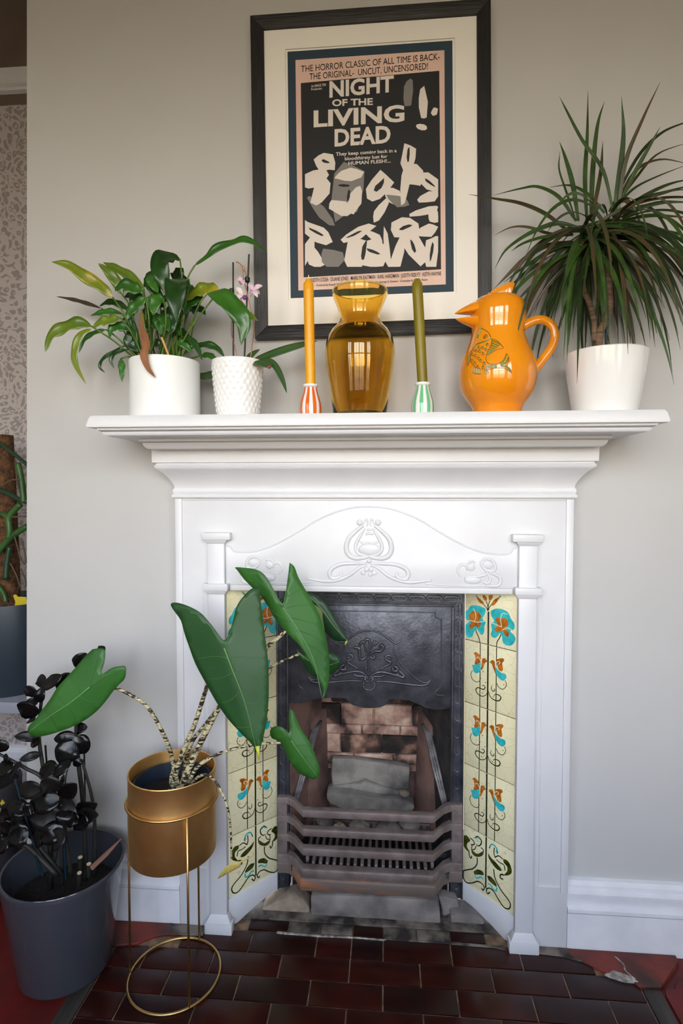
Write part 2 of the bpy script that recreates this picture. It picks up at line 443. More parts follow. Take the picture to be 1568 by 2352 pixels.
# cracked red screed at both back corners of the hearth and the dark edging strips
M_SCREED = mat('cracked_red_screed', (126, 46, 34), 0.6, col2=(58, 36, 30), nscale=14, nlo=0.35, nhi=0.68, ndet=8, bump=0.5, bscale=50, bdist=0.003)
scr = tag(lump('red_screed', [(0.475, -0.032), (0.52, -0.062), (0.545, -0.076), (0.585, -0.082), (0.60, -0.105), (0.645, -0.102), (0.68, -0.07), (0.72, -0.03), (0.72, -0.011), (0.475, -0.011)], -0.004, 0.0065, M_SCREED, None, 5, 0.15),
          'cracked red cement patch on the floor below the right skirting board', 'floor patch')
tag(lump('red_screed', [(-0.66, -0.014), (-0.66, -0.085), (-0.60, -0.088), (-0.555, -0.078), (-0.525, -0.055), (-0.50, -0.046), (-0.455, -0.042), (-0.455, -0.011)], -0.004, 0.006, M_SCREED, None, 6, 0.15),
    'cracked red cement patch on the floor behind the gold plant stand', 'floor patch')
mbm = MB().tube(cr([(0.577, -0.028, 0.0062), (0.588, -0.05, 0.0062), (0.585, -0.066, 0.0064), (0.597, -0.088, 0.0064)], 5), [0.0012 + 0.001*math.sin(i*2.2)**2 for i in range(16)], 5)
mbm.build('filled_crack', M_MORTAR, scr)
lump('plaster_chip', [(0.56, -0.068), (0.59, -0.078), (0.60, -0.094), (0.57, -0.093), (0.545, -0.084), (0.535, -0.077)], 0, 0.0078, M_MORTAR, scr, 8)
M_STRIP = mat('worn_grey_wood', (74, 68, 60), 0.7, col2=(40, 36, 32), nscale=30, stretch=(1, 0.1, 1), bump=0.3, bscale=80)
for x0, x1, y1, lb in ((-0.643, -0.605, -0.09, 'worn grey wooden edging strip running past the grey plant pot'), (0.605, 0.643, -0.105, 'worn grey wooden edging strip at the right end of the hearth tiles')):
    o = MB().box(x0, x1, -0.46, y1, -0.02, 0.001).build('edging_strip', M_STRIP, bevel=0.001)
    tag(o, lb, 'floor strip', 'edging strips beside the hearth')
sl = tag(lump('floor_slab', [(0.648, -0.46), (0.648, -0.12), (0.655, -0.104), (0.675, -0.10), (0.69, -0.083), (0.715, -0.078), (0.9, -0.08), (0.9, -0.46)], -0.003, 0.003, M_RED, None, 11, 0.05),
     'raised red painted floor slab at the lower right corner', 'floor slab')
# ---------------------------------------------------------------- white cast-iron surround with its shelf
sur = thing('fireplace_surround', 'white painted fireplace surround with moulded relief panel and deep mantel shelf', 'fireplace', (0, 0, 0))
HW = 0.473
YF = -0.010                                        # face of the plate
pl = [(-HW, 0.0), (-0.349, 0.0), (-0.349, 0.852), (0.349, 0.852), (0.349, 0.0), (HW, 0.0), (HW, 1.08), (-HW, 1.08)]
plate = MB().prism([(x, YF, z) for x, z in pl], [(x, YW - 0.0005, z) for x, z in pl]).build('front_plate', M_WHITE, sur, bevel=0.0015)
# raised margin along the outer edge and inner frame fillets
def strip(x0, x1, z0, z1, y0, nm='edge_fillet', b=0.0015):
    MB().box(x0, x1, y0, YF + 0.001, z0, z1).build(nm, M_WHITE, sur, bevel=b)
for s in (-1, 1):
    xa, xb = sorted((s*0.456, s*0.473)); strip(xa, xb, 0.14, 1.075, YF - 0.004)
    xa, xb = sorted((s*0.404, s*0.407)); strip(xa, xb, 0.16, 0.853, YF - 0.002)
    xa, xb = sorted((s*0.404, s*0.456)); strip(xa, xb, 0.15, 0.155, YF - 0.0025)
strip(-0.456, 0.456, 1.071, 1.075, YF - 0.003)
strip(-0.336, 0.336, 0.852, 0.8655, YF - 0.006, 'lintel_bead', 0.002)
# pilasters with caps, collars and feet
for s in (-1, 1):
    def bx(a, b, y, z0, z1, nm, bv):
        xa, xb = sorted((s*a, s*b)); return MB().box(xa, xb, y, YF + 0.001, z0, z1).build(nm, M_WHITE, sur, bevel=bv)
    bx(0.348, 0.390, -0.024, 0.03, 0.978, 'pilaster', 0.003)
    bx(0.332, 0.401, -0.032, 0.976, 0.9935, 'pilaster_cap', 0.002)
    bx(0.3385, 0.4, -0.032, 0.853, 0.870, 'pilaster_collar', 0.002)
    def flare(z0, z1, w0, w1, y0, y1, nm):
        c = 0.369*s; lo = [(c - w0, y0, z0), (c + w0, y0, z0), (c + w0, YF, z0), (c - w0, YF, z0)]
        hi = [(c - w1, y1, z1), (c + w1, y1, z1), (c + w1, YF, z1), (c - w1, YF, z1)]
        MB().hexa(lo, hi).build(nm, M_WHITE, sur, bevel=0.001)
    flare(0.966, 0.977, 0.0212, 0.029, -0.0243, -0.030, 'cap_flare')
    flare(0.843, 0.8535, 0.0212, 0.029, -0.0243, -0.030, 'collar_flare')
    flare(0.026, 0.046, 0.032, 0.0212, -0.031, -0.0243, 'foot_flare')
    bx(0.334, 0.403, -0.034, 0.0, 0.0275, 'pilaster_foot', 0.002)
# cornice under the shelf
prof = [(0, 1.0755), (0.004, 1.0755), (0.007, 1.079), (0.007, 1.084), (0.003, 1.087), (0.005, 1.09), (0.005, 1.097), (0.002, 1.101),
        (0.003, 1.108), (0.008, 1.118), (0.015, 1.128), (0.023, 1.137), (0.031, 1.144), (0.037, 1.149), (0.038, 1.153), (0.034, 1.157), (0.034, 1.1605), (0.041, 1.161), (0.0415, 1.192), (0, 1.192)]
MB().mitre(prof, HW - 0.001, YF, YW - 0.0005).build('cornice', M_WHITE, sur, smooth=40)
MB().mitre([(0, 1.19), (0.012, 1.19), (0.018, 1.196), (0.02, 1.203), (0.026, 1.206), (0.026, 1.214), (0, 1.214)], 0.492, -0.085, YW - 0.0005).build('bed_mould', M_WHITE, sur, smooth=40)
sh = MB().mitre([(-0.01, 1.2125), (0, 1.2125), (0.004, 1.216), (0.005, 1.220), (0.012, 1.2235), (0.013, 1.229), (-0.01, 1.229)], 0.561, -0.178, YW - 0.0005).build('shelf_underboard', M_WHITE, sur, smooth=40)
MB().mitre([(-0.02, 1.2285), (0, 1.2285), (0.001, 1.232), (-0.003, 1.248), (-0.0065, 1.2535), (-0.02, 1.2535)], 0.5905, -0.2, YW - 0.0005).build('mantel_shelf', M_WHITE, sur, smooth=30)

# relief ornament, half sunk in the plate
def relief(pts, r, nm='relief_scroll', both=True, zf=None, Y=YF, taper=True, par=None, m=None, flat=0.7, n=6):
    w = [at(*p, Y) for p in pts]
    P = cr(w, n); k = len(P)
    rr = [r*(0.45 + 0.55*math.sin(math.pi*min(1, max(0.02, i/(k - 1))))**0.5) if taper else r for i in range(k)]
    for s in ((1, -1) if both else (1,)):
        MB().tube([V((p.x*s, Y, p.z)) for p in P], rr, 8, flat=flat, face=(0, 1, 0)).build(nm, m or M_WHITE, par or sur, smooth=180)
def knob(p, r, nm='relief_boss', both=True, sq=(1, 0.6, 1), Y=YF, m=None, par=None):
    w = at(*p, Y)
    for s in ((1, -1) if both else (1,)):
        MB().ball((w.x*s, Y, w.z), r, 8, sq).build(nm, m or M_WHITE, par or sur, smooth=180)
A = zm(440, 1140, 3.7333); B = zm(840, 1140, 3.2)
# wavy upper outline of the raised panel
arch = [A(290, 425), A(325, 428), A(345, 455), A(380, 475), A(460, 478), A(560, 468), A(680, 430), A(800, 372), A(950, 285), A(1080, 205), A(1200, 150), A(1330, 108), A(1440, 92), A(1525, 88)]
aw = cr([at(*p, YF) for p in arch], 5); aw[-1].x = 0
aw = [V((min(p.x, 0), YF, p.z)) for p in aw]
top = [(p.x, p.z) for p in aw] + [(-p.x, p.z) for p in reversed(aw[:-1])]
pn = [(-0.3475, 0.8665)] + top + [(0.3475, 0.8665)]
pan = MB().prism([(x, YF - 0.0022, z) for x, z in pn], [(x, YF + 0.001, z) for x, z in pn]).build('relief_panel', M_WHITE, sur, bevel=0.001, seg=2)
MB().tube([(x, YF - 0.0016, z) for x, z in top], 0.0022, 6, face=(0, 1, 0)).build('panel_beading', M_WHITE, sur, smooth=180)
YR = YF - 0.0022
knob(A(1440, 225), 0.0078, Y=YR)
relief([A(1440, 252), A(1475, 235), A(1485, 205), A(1502, 200), A(1508, 235), A(1495, 262)], 0.0024, Y=YR)
relief([A(1470, 250), A(1400, 305), A(1345, 365), A(1325, 440), A(1345, 500), A(1400, 530), A(1480, 525), A(1520, 512)], 0.0062, Y=YR)
relief([A(1485, 275), A(1445, 340), A(1412, 400), A(1405, 450), A(1430, 490), A(1480, 508), A(1520, 515)], 0.0042, Y=YR)
relief([A(1435, 385), A(1470, 402), A(1500, 402), A(1524, 392)], 0.003, Y=YR)
knob(A(1525, 455), 0.024, 'relief_bowl', False, (1.12, 0.16, 0.62), Y=YR)
relief([A(1500, 292), A(1515, 285), A(1545, 288)], 0.003, both=False, Y=YR)
relief([A(1490, 330), A(1515, 318), A(1560, 325)], 0.003, both=False, Y=YR)
relief([A(1500, 575), A(1400, 575), A(1290, 580), A(1210, 612), A(1182, 660), A(1205, 702), A(1255, 698), A(1282, 672), A(1272, 648)], 0.0055, Y=YR)
relief([A(1500, 588), A(1430, 618), A(1350, 678), A(1250, 718), A(1150, 728), A(1060, 715), A(985, 706)], 0.0045, Y=YR)
for q in ((1470, 655), (1498, 628)): knob(A(*q), 0.006, 'relief_petal', Y=YR)
knob(A(1530, 668), 0.006, 'relief_petal', False, Y=YR)
knob(A(1522, 555), 0.006, 'relief_boss', False, Y=YR)
# side sprays (traced on the right, mirrored)
relief([B(700, 590), B(678, 560), B(680, 520), B(705, 503), B(738, 512), B(742, 545)], 0.0035, Y=YR)
knob(B(772, 522), 0.0095, 'relief_bud', sq=(1, 0.35, 1), Y=YR)
relief([B(742, 525), B(752, 490), B(780, 476), B(802, 490)], 0.003, Y=YR)
relief([B(838, 485), B(870, 462), B(915, 465), B(942, 490), B(950, 530), B(930, 550), B(890, 545), B(860, 522), B(838, 490)], 0.004, Y=YR)
knob(B(895, 505), 0.013, 'relief_flower', sq=(1, 0.3, 0.8), Y=YR)
relief([B(725, 600), B(790, 592), B(850, 585), B(890, 572)], 0.0035, Y=YR)
knob(B(785, 618), 0.013, 'relief_leaf', sq=(1.5, 0.3, 0.7), Y=YR)
relief([B(880, 550), B(905, 585), B(912, 620), B(890, 640), B(862, 628)], 0.0035, Y=YR)
relief([B(900, 560), B(950, 575), B(985, 600), B(985, 640), B(950, 660), B(880, 655)], 0.0045, Y=YR)
relief([B(440, 640), B(560, 652), B(720, 656), B(900, 656)], 0.0022, Y=YR, taper=False)
# slanting white wings below the tile panels
TO, TI = (0.3495, -0.004), (0.243, 0.103)          # outer and inner edge of the right-hand tile panel, in plan
for s in (-1, 1):
    def pt(u, dy, z): return V((s*(TO[0] + (TI[0] - TO[0])*u), TO[1] + (TI[1] - TO[1])*u + dy, z))
    lo = [pt(0, -0.004, 0.0), pt(0.18, -0.004, 0.0), pt(0.42, -0.004, 0.012), pt(0.72, -0.004, 0.024), pt(1.0, -0.004, 0.030), pt(1.04, -0.004, 0.076), pt(0, -0.004, 0.072)]
    MB().prism(lo, [p + V((0, 0.012, 0)) for p in lo]).build('tile_wing', M_WHITE, sur, bevel=0.0015)
# ---------------------------------------------------------------- cast-iron insert
M_IRON = mat('black_leaded_iron', (96, 98, 106), 0.42, metal=0.65, col2=(70, 72, 78), nscale=25, bump=0.35, bscale=150, bdist=0.0022)
M_IRON2 = mat('dull_black_iron', (50, 51, 54), 0.6, metal=0.3, col2=(84, 80, 78), nscale=22, nlo=0.45, nhi=0.75, bump=0.3, bscale=90)
M_RUST = mat('brown_grey_iron', (134, 120, 115), 0.6, metal=0.2, col2=(108, 94, 89), nscale=30, bump=0.25, bscale=110)
M_RUST2 = mat('rust_streaked_iron', (114, 100, 92), 0.62, metal=0.15, col2=(188, 116, 66), nscale=16, nlo=0.52, nhi=0.72, stretch=(0.5, 1, 2.5), bump=0.3, bscale=100)
M_CLAY = mat('scorched_fireclay', (140, 108, 96), 0.9, col2=(56, 48, 46), nscale=9, nlo=0.38, nhi=0.66, ndet=7, bump=0.4, bscale=40, bdist=0.004)
M_BRICK = mat('sooted_brick', (36, 31, 28), 0.92, col2=(224, 192, 164), nscale=13, nlo=0.44, nhi=0.76, ndet=9, bump=0.8, bscale=55, bdist=0.006, extra=[(0.54, (70, 54, 46)), (0.62, (150, 112, 94))])
M_BRICK2 = mat('pale_scorched_brick', (58, 46, 42), 0.92, col2=(232, 202, 176), nscale=15, nlo=0.38, nhi=0.7, ndet=9, bump=0.8, bscale=55, bdist=0.006, extra=[(0.5, (168, 130, 114))])
M_FBACK = mat('grey_firebrick', (156, 148, 138), 0.9, col2=(74, 72, 70), nscale=14, nlo=0.38, nhi=0.72, ndet=8, bump=0.5, bscale=70, bdist=0.004)
M_STONE = mat('ash_stained_stone', (150, 141, 134), 0.9, col2=(92, 86, 84), nscale=13, nlo=0.35, nhi=0.7, ndet=9, bump=0.6, bscale=40, bdist=0.006)
M_STONE2 = mat('buff_broken_stone', (176, 158, 136), 0.9, col2=(104, 92, 80), nscale=20, nlo=0.35, nhi=0.7, ndet=9, bump=0.8, bscale=50, bdist=0.006)
M_LEAD = mat('pale_reeded_iron', (150, 144, 142), 0.5, metal=0.35, col2=(96, 92, 92), nscale=40, bump=0.2)

ins = thing('fireplace_insert', 'black cast-iron fireplace insert with flower-relief hood and painted tile side panels', 'fireplace insert', (0, 0.1, 0))
YI = 0.100                                         # face of the iron frame
H = zm(640, 1350, 3.5636)
# outer frame, a U on its head
fo = [(-0.2455, 0.03), (-0.214, 0.03), (-0.214, 0.797), (0.210, 0.797), (0.210, 0.03), (0.2425, 0.03), (0.2425, 0.852), (-0.2455, 0.852)]
fr = MB().prism([(x, YI, z) for x, z in fo], [(x, YI + 0.03, z) for x, z in fo]).build('iron_frame', M_IRON, ins, bevel=0.002)
for x0, x1, z0, z1 in ((-0.2455, -0.2405, 0.03, 0.85), (-0.2185, -0.214, 0.03, 0.797), (0.2375, 0.2425, 0.03, 0.85), (0.21, 0.2145, 0.03, 0.797), (-0.214, 0.21, 0.797, 0.8015), (-0.2405, 0.2375, 0.836, 0.841)):
    MB().box(x0, x1, YI - 0.005, YI + 0.002, z0, z1).build('frame_fillet', M_IRON, fr, bevel=0.0015)
bd = MB()
def chain(p, d, n, sgn):
    for i in range(n):
        for k in range(6): bd.ball(p + d*((i + 0.2 + k*0.12)), 0.0021, 4)
        c = p + d*(i + 0.5); u = V((0, 0, 1)) if abs(d.x) > 0 else V((1, 0, 0)); h = 0.0075; w = d*0.36
        q = [c - w - u*h, c + w - u*h, c + d*0.5, c + w + u*h, c - w + u*h, c - d*0.5, c - w - u*h]
        bd.tube(q, 0.0011, 4)
YB = YI - 0.0002
chain(V((-0.214, YB, 0.8185)), V((0.0446, 0, 0)), 10, 1)
chain(V((-0.2298, YB, 0.812)), V((0, 0, -0.0446)), 17, 1); chain(V((0.2262, YB, 0.812)), V((0, 0, -0.0446)), 17, 1)
bd.build('frame_beading', M_IRON, fr, smooth=60, kind='stuff')
# hood with shaped lower edge
YH = 0.104
lowe = [(70, 945), (160, 948), (215, 942), (270, 922), (330, 908), (440, 903), (545, 907), (568, 930), (600, 962), (680, 984), (750, 989), (830, 982), (880, 958), (905, 918), (1000, 916), (1060, 924), (1130, 950), (1200, 985), (1280, 1002), (1340, 1000), (1395, 985)]
hp = [at(*H(*q), YH) for q in lowe]
hp = [V((-0.216, YH, 0.80))] + hp + [V((0.212, YH, 0.80))]
hp[1].x = -0.2155; hp[-2].x = 0.2115
hood = MB().prism(hp, [p + V((0, 0.012, 0)) for p in hp]).build('hood', M_IRON, ins, bevel=0.0025)
def hr(pts, r, nm='hood_relief', both=False, taper=True, flat=0.8):
    w = [at(*H(*p), YH) for p in pts]; P = cr(w, 6); k = len(P)
    rr = [r*(0.5 + 0.5*math.sin(math.pi*min(1, max(0.02, i/(k - 1))))**0.6) if taper else r for i in range(k)]
    cx = at(*H(738, 700), YH).x
    for s in ((1, -1) if both else (1,)):
        MB().tube([V((cx + (p.x - cx)*s, YH, p.z)) for p in P], rr, 8, flat=flat, face=(0, 1, 0)).build(nm, M_IRON, hood, smooth=180)
# framed field on the hood
hr([(180, 850), (195, 830), (160, 790), (150, 700), (150, 280), (168, 240), (210, 225), (225, 195), (260, 188), (700, 192), (1240, 203), (1275, 212), (1285, 240), (1325, 262), (1330, 300), (1330, 700), (1328, 800), (1290, 845), (1285, 875), (1360, 880)], 0.0016, 'hood_border', taper=False)
hr([(740, 352), (800, 360), (870, 395), (930, 440), (962, 455), (985, 440), (975, 430)], 0.0032, both=True)
hr([(940, 478), (940, 520), (965, 570), (1010, 635), (1080, 705), (1150, 760), (1200, 778), (1232, 765), (1242, 752)], 0.003, both=True)
hr([(1240, 765), (1215, 790), (1160, 800), (1050, 790), (900, 770), (790, 768)], 0.0036, both=True)
hr([(737, 720), (735, 650), (730, 570)], 0.003, taper=False)
hr([(730, 560), (725, 500), (700, 450), (715, 425), (740, 430), (745, 480), (733, 540)], 0.0045)
hr([(720, 560), (690, 585), (665, 580), (660, 530), (655, 495), (620, 490), (610, 487)], 0.005)
hr([(660, 500), (665, 460), (690, 440), (705, 470), (710, 530)], 0.004)
hr([(740, 530), (770, 460), (785, 435), (780, 470), (800, 450), (815, 440)], 0.004)
hr([(745, 545), (790, 520), (830, 520), (855, 490), (840, 470), (820, 490)], 0.005)
hr([(740, 560), (770, 580), (785, 570), (770, 550)], 0.004)
hr([(730, 735), (690, 700), (640, 685), (590, 690), (520, 705), (440, 722)], 0.0045, both=True)
hr([(735, 745), (690, 725), (640, 722), (605, 705)], 0.0035, both=True)
hr([(650, 665), (610, 640), (575, 620), (560, 600), (590, 590), (605, 570), (590, 548), (565, 550), (562, 572), (580, 578)], 0.0042, both=True)
hr([(540, 630), (515, 640), (505, 665), (540, 670), (545, 640)], 0.0055, both=True)
hr([(500, 660), (470, 690), (450, 715), (480, 715), (520, 690)], 0.0045, both=True)
hr([(738, 715), (715, 680), (712, 650)], 0.003, both=True)
hr([(700, 770), (690, 800), (710, 830), (740, 840)], 0.0035, both=True)
hr([(735, 770), (715, 765), (705, 745), (720, 740)], 0.004, both=True)
# firebox: back courses of sooted brick, cheeks, broken firebrick
fb = struct(MB().box(-0.23, 0.23, 0.345, 0.36, 0.0, 0.86).build('wall_firebox_back', M_CLAY, smooth=0))
rb = random.Random(8)
# one continuous mortar bed, bricks proud of it
MB().box(-0.20, 0.20, 0.325, 0.3445, 0.25, 0.80).build('mortar_bed', M_BRICK2, fb)
zc = 0.27; ci = 0
while zc < 0.68:
    hh = [0.034, 0.058, 0.03, 0.064, 0.06, 0.058, 0.058, 0.058][ci]
    x = -0.195 + (0.0 if ci % 2 else -0.05)
    while x < 0.19:
        w = rb.uniform(0.085, 0.12) if ci in (0, 2) else rb.choice([0.10, 0.125, 0.115])
        a, b = max(x, -0.198), min(x + w, 0.198)
        if b - a > 0.02:
            m = MB().box(a + 0.0012, b - 0.0012, 0.316 - rb.uniform(0, 0.006), 0.33, zc + 0.0012, zc + hh - 0.0012)
            for p in m.v: p.x += rb.uniform(-.002, .002); p.z += rb.uniform(-.002, .002)
            m.build('brick', M_BRICK2 if ci in (0, 2) else rb.choice([M_BRICK, M_BRICK, M_BRICK2]), fb, bevel=0.004, seg=2)
        x += w
    zc += hh; ci += 1
for s, m in ((-1, M_CLAY), (1, M_IRON2)):
    q = [(s*0.212, 0.118), (s*0.150, 0.315)]
    lo = [(q[0][0], q[0][1], 0.05), (q[1][0], q[1][1], 0.05), (q[1][0] + s*0.03, q[1][1], 0.05), (q[0][0] + s*0.012, q[0][1], 0.05)]
    MB().hexa(lo, [(x, y, 0.80) for x, y, z in lo]).build('cheek', m, ins)
    # fireclay side block
    lo = [(s*0.185, 0.20, 0.05), (s*0.125, 0.315, 0.05), (s*0.16, 0.32, 0.05), (s*0.20, 0.215, 0.05)]
    hi = [(s*0.168, 0.235, 0.425), (s*0.135, 0.315, 0.44), (s*0.16, 0.32, 0.44), (s*0.186, 0.245, 0.425)]
    MB().hexa(lo, hi).build('side_brick', M_CLAY, ins, bevel=0.004)
    for k in range(3):
        d = k*0.007
        P = [V((s*(0.205 - d*0.6), 0.125 - d*0.1, 0.255)), V((s*(0.1865 - d), 0.180, 0.335)), V((s*(0.168 - d*0.8), 0.238, 0.405)), V((s*(0.155 - d*0.5), 0.275, 0.415))]
        MB().tube(P, 0.0042, 6).build('reeded_rib', M_LEAD, ins, smooth=180)
F = zm(620, 1590, 3.4087)
def block(name, poly, Y, dep, m, seed, par=ins, bev=0.005, conv=F):
    rr = random.Random(seed); f = []
    for i, q in enumerate(poly):
        p = at(*conv(*q), Y); p.y += rr.uniform(-0.004, 0.004); f.append(p)
    return MB().prism(f, [p + V((0, dep, 0)) for p in f]).build(name, m, par, bevel=bev, seg=2)
block('firebrick', [(485, 515), (640, 525), (800, 545), (950, 560), (1095, 590), (1090, 680), (1085, 775), (980, 760), (880, 735), (790, 705), (740, 688), (705, 705), (600, 720), (485, 735), (478, 640)], 0.285, 0.03, M_FBACK, 1)
block('firebrick', [(480, 742), (600, 727), (705, 712), (740, 695), (790, 712), (880, 742), (985, 768), (1080, 782), (1085, 850), (1000, 850), (850, 835), (700, 810), (560, 800), (470, 790)], 0.272, 0.035, M_FBACK, 2)
block('firebrick', [(440, 780), (560, 790), (700, 800), (850, 830), (1000, 838), (1090, 850), (1135, 890), (1125, 940), (1000, 948), (850, 935), (700, 915), (560, 900), (470, 895), (438, 840)], 0.245, 0.06, M_FBACK, 3, bev=0.009)
block('ash_lump', [(1010, 780), (1060, 775), (1095, 795), (1080, 815), (1050, 820), (1020, 808)], 0.235, 0.015, M_STONE2, 4, bev=0.003)
# grate: bowed front bars on two straps, fire bars on the floor of the basket
T = zm(600, 1820, 3.2)
YG = 0.030
grate = thing('fire_grate', 'rusty brown iron fire grate with four bowed front bars', 'grate', (0, 0.06, 0.0))
XE = 0.243
def bar(ztop, hgt, nm, m, dep=0.020, yf=YG, xi=0.167):
    path = [(-XE, 0.084), (-0.214, 0.084), (-0.196, 0.070), (-xi, yf), (xi - 0.006, yf), (0.190, 0.070), (0.210, 0.084), (XE - 0.004, 0.084)]
    n_ = len(path); vs_ = []
    for (x, y) in path:
        vs_ += [(x, y, ztop - hgt), (x, y, ztop - hgt*0.15), (x, y + dep*0.12, ztop), (x, y + dep, ztop), (x, y + dep, ztop - hgt)]
    fs_ = [(a*5 + i, (a + 1)*5 + i, (a + 1)*5 + (i + 1) % 5, a*5 + (i + 1) % 5) for a in range(n_ - 1) for i in range(5)]
    fs_ += [list(range(5)), list(range(n_*5 - 1, n_*5 - 6, -1))]
    return MB().add(vs_, fs_).build(nm, m, grate, bevel=0.0012, seg=1)
MB().box(-0.212, 0.208, 0.138, 0.15, 0.0, 0.125).build('ash_pit_plate', M_IRON2, ins)
zs = [at(*T(760, q), YG).z for q in (152, 293, 436)]
for z in zs: bar(z, 0.0185, 'front_bar', M_RUST)
zb = at(*T(760, 590), YG).z
bar(zb, 0.022, 'front_bar', M_RUST, dep=0.024)
bar(zb - 0.0215, 0.030, 'lower_rail', M_RUST2, dep=0.03, yf=YG - 0.006, xi=0.172)
for s, xa, xb in ((-1, -XE, -0.217), (1, 0.212, XE - 0.004)):
    MB().box(xa, xb, 0.0865, 0.0985, zb - 0.05, zs[0] - 0.001).build('upright_strap', M_RUST, grate, bevel=0.0015)
zf = zb + 0.008
nb = 19
for i in range(nb):
    x = -0.162 + 0.324*i/(nb - 1)
    yb0 = 0.056 if abs(x) < 0.15 else 0.075
    MB().box(x - 0.0042, x + 0.0042, yb0, 0.24, zf - 0.022, zf - 0.004).build('fire_bar', M_RUST, grate, bevel=0.0025)
MB().box(-0.168, 0.168, 0.235, 0.25, zf - 0.03, zf).build('rear_bar', M_RUST, grate, bevel=0.002)
MB().box(-0.205, 0.205, 0.075, 0.235, zf - 0.045, zf - 0.03).build('ash_bed', M_IRON2, grate)
for i, (x, y, w, h) in enumerate(((-0.085, 0.17, 0.035, 0.028), (-0.03, 0.2, 0.05, 0.02), (0.05, 0.19, 0.06, 0.026), (0.11, 0.21, 0.05, 0.03), (-0.13, 0.21, 0.04, 0.03))):
    m = MB().ball((x, y, zf + h*0.45), w*0.6, 6, (1, 0.7, h/w)); rr = random.Random(i)
    for p in m.v: p += V((rr.uniform(-1, 1), rr.uniform(-1, 1), rr.uniform(-1, 1)))*0.003
    m.build('clinker', M_STONE2 if i == 0 else M_STONE, grate, smooth=40)
# stones under the grate
st = tag(block('hearth_stone', [(360, 770), (420, 755), (800, 768), (1290, 790), (1310, 850), (1320, 975), (1150, 975), (990, 970), (900, 945), (730, 940), (600, 935), (480, 925), (365, 905)], 0.045, 0.09, M_STONE, 12, None, 0.006, T), 'grey stone slab laid under the fire grate', 'stone')
block_l = tag(block('hearth_stone', [(10, 845), (110, 800), (240, 765), (300, 790), (350, 840), (358, 910), (200, 900), (0, 880)], 0.052, 0.05, M_STONE2, 13, None, 0.006, T), 'buff broken stone wedged left of the slab under the grate', 'stone')
tag(block('hearth_stone', [(1390, 905), (1450, 890), (1560, 900), (1640, 945), (1640, 985), (1520, 990), (1395, 985)], 0.048, 0.05, M_STONE, 14, None, 0.004, T), 'dark stone wedged beside the right tile wing', 'stone')
tag(block('hearth_stone', [(1300, 770), (1350, 760), (1440, 800), (1460, 860), (1385, 900), (1375, 960), (1330, 955), (1325, 860)], 0.07, 0.03, M_STONE, 15, None, 0.004, T), 'charred rubble lump between the slab and the right iron upright', 'stone')
sillm = tag(lump('mortar_bed', [(-0.33, 0.023), (-0.33, 0.10), (0.33, 0.10), (0.33, 0.023), (0.2, 0.0225), (0.1, 0.024), (0, 0.0225), (-0.1, 0.024), (-0.2, 0.0225)], -0.001, 0.007, M_CEMENT, None, 21, 0.3), 'sooty cement bed at the mouth of the fireplace', 'cement')

# ---------------------------------------------------------------- painted tile panels: 5 tiles a side, tube-lined flowers
def tilemat():
    m = mat('cream_crackle_glaze', (252, 245, 204), 0.14, col2=(246, 237, 192), nscale=7, coat=0.5)
    t = m.node_tree; b = t.nodes['Principled BSDF']
    tcn = t.nodes.new('ShaderNodeTexCoord'); nz = t.nodes.new('ShaderNodeTexNoise'); nz.inputs['Scale'].default_value = 30
    mx = t.nodes.new('ShaderNodeMixRGB'); mx.inputs[0].default_value = 0.03
    t.links.new(tcn.outputs['Object'], mx.inputs[1]); t.links.new(nz.outputs['Color'], mx.inputs[2]); t.links.new(tcn.outputs['Object'], nz.inputs[0])
    vo = t.nodes.new('ShaderNodeTexVoronoi'); vo.feature = 'DISTANCE_TO_EDGE'; vo.inputs['Scale'].default_value = 34
    t.links.new(mx.outputs[0], vo.inputs['Vector'])
    cr_ = t.nodes.new('ShaderNodeValToRGB'); cr_.color_ramp.elements[0].position = 0.0; cr_.color_ramp.elements[0].color = (0.72, 0.66, 0.5, 1)
    cr_.color_ramp.elements[1].position = 0.018; cr_.color_ramp.elements[1].color = (1, 1, 1, 1)
    t.links.new(vo.outputs['Distance'], cr_.inputs[0])
    ml = t.nodes.new('ShaderNodeMixRGB'); ml.blend_type = 'MULTIPLY'; ml.inputs[0].default_value = 1
    old = b.inputs['Base Color'].links[0].from_socket
    t.links.new(old, ml.inputs[1]); t.links.new(cr_.outputs[0], ml.inputs[2]); t.links.new(ml.outputs[0], b.inputs['Base Color'])
    return m
M_CREAM = tilemat()
M_LINE = mat('dark_green_glaze', (46, 56, 22), 0.2, col2=(22, 26, 14), nscale=60, coat=0.4)
M_TURQ = mat('turquoise_glaze', (28, 176, 186), 0.15, col2=(70, 206, 206), nscale=60, coat=0.5)
M_AMBER = mat('amber_glaze', (214, 128, 30), 0.15, col2=(156, 82, 16), nscale=70, coat=0.5)
M_OLIVE = mat('olive_glaze', (74, 84, 20), 0.15, col2=(38, 46, 14), nscale=80, coat=0.5)
M_SLIP = mat('pale_slip_line', (232, 226, 196), 0.3)
M_DARKJ = mat('dirty_joint', (52, 44, 36), 0.9, col2=(96, 82, 64), nscale=60)
du = V((TI[0] - TO[0], TI[1] - TO[1])); PLEN = du.length; du.normalize(); dn = V((-du.y, du.x))   # along the panel, and towards the viewer
if dn.y > 0: dn = -dn
def on_panel(px, py):                               # photo point on the right-hand panel -> (distance from outer edge, height)
    d = ray(px, py); nrm = V((dn.x, dn.y, 0)); o_ = V((TO[0], TO[1], 0))
    t = (o_ - CAM).dot(nrm)/d.dot(nrm); p = CAM + d*t
    return ((V((p.x, p.y)) - V(TO)).dot(du), p.z)
def pan(s, u, z, h): return V((s*(TO[0] + du.x*u + dn.x*h), TO[1] + du.y*u + dn.y*h, z))
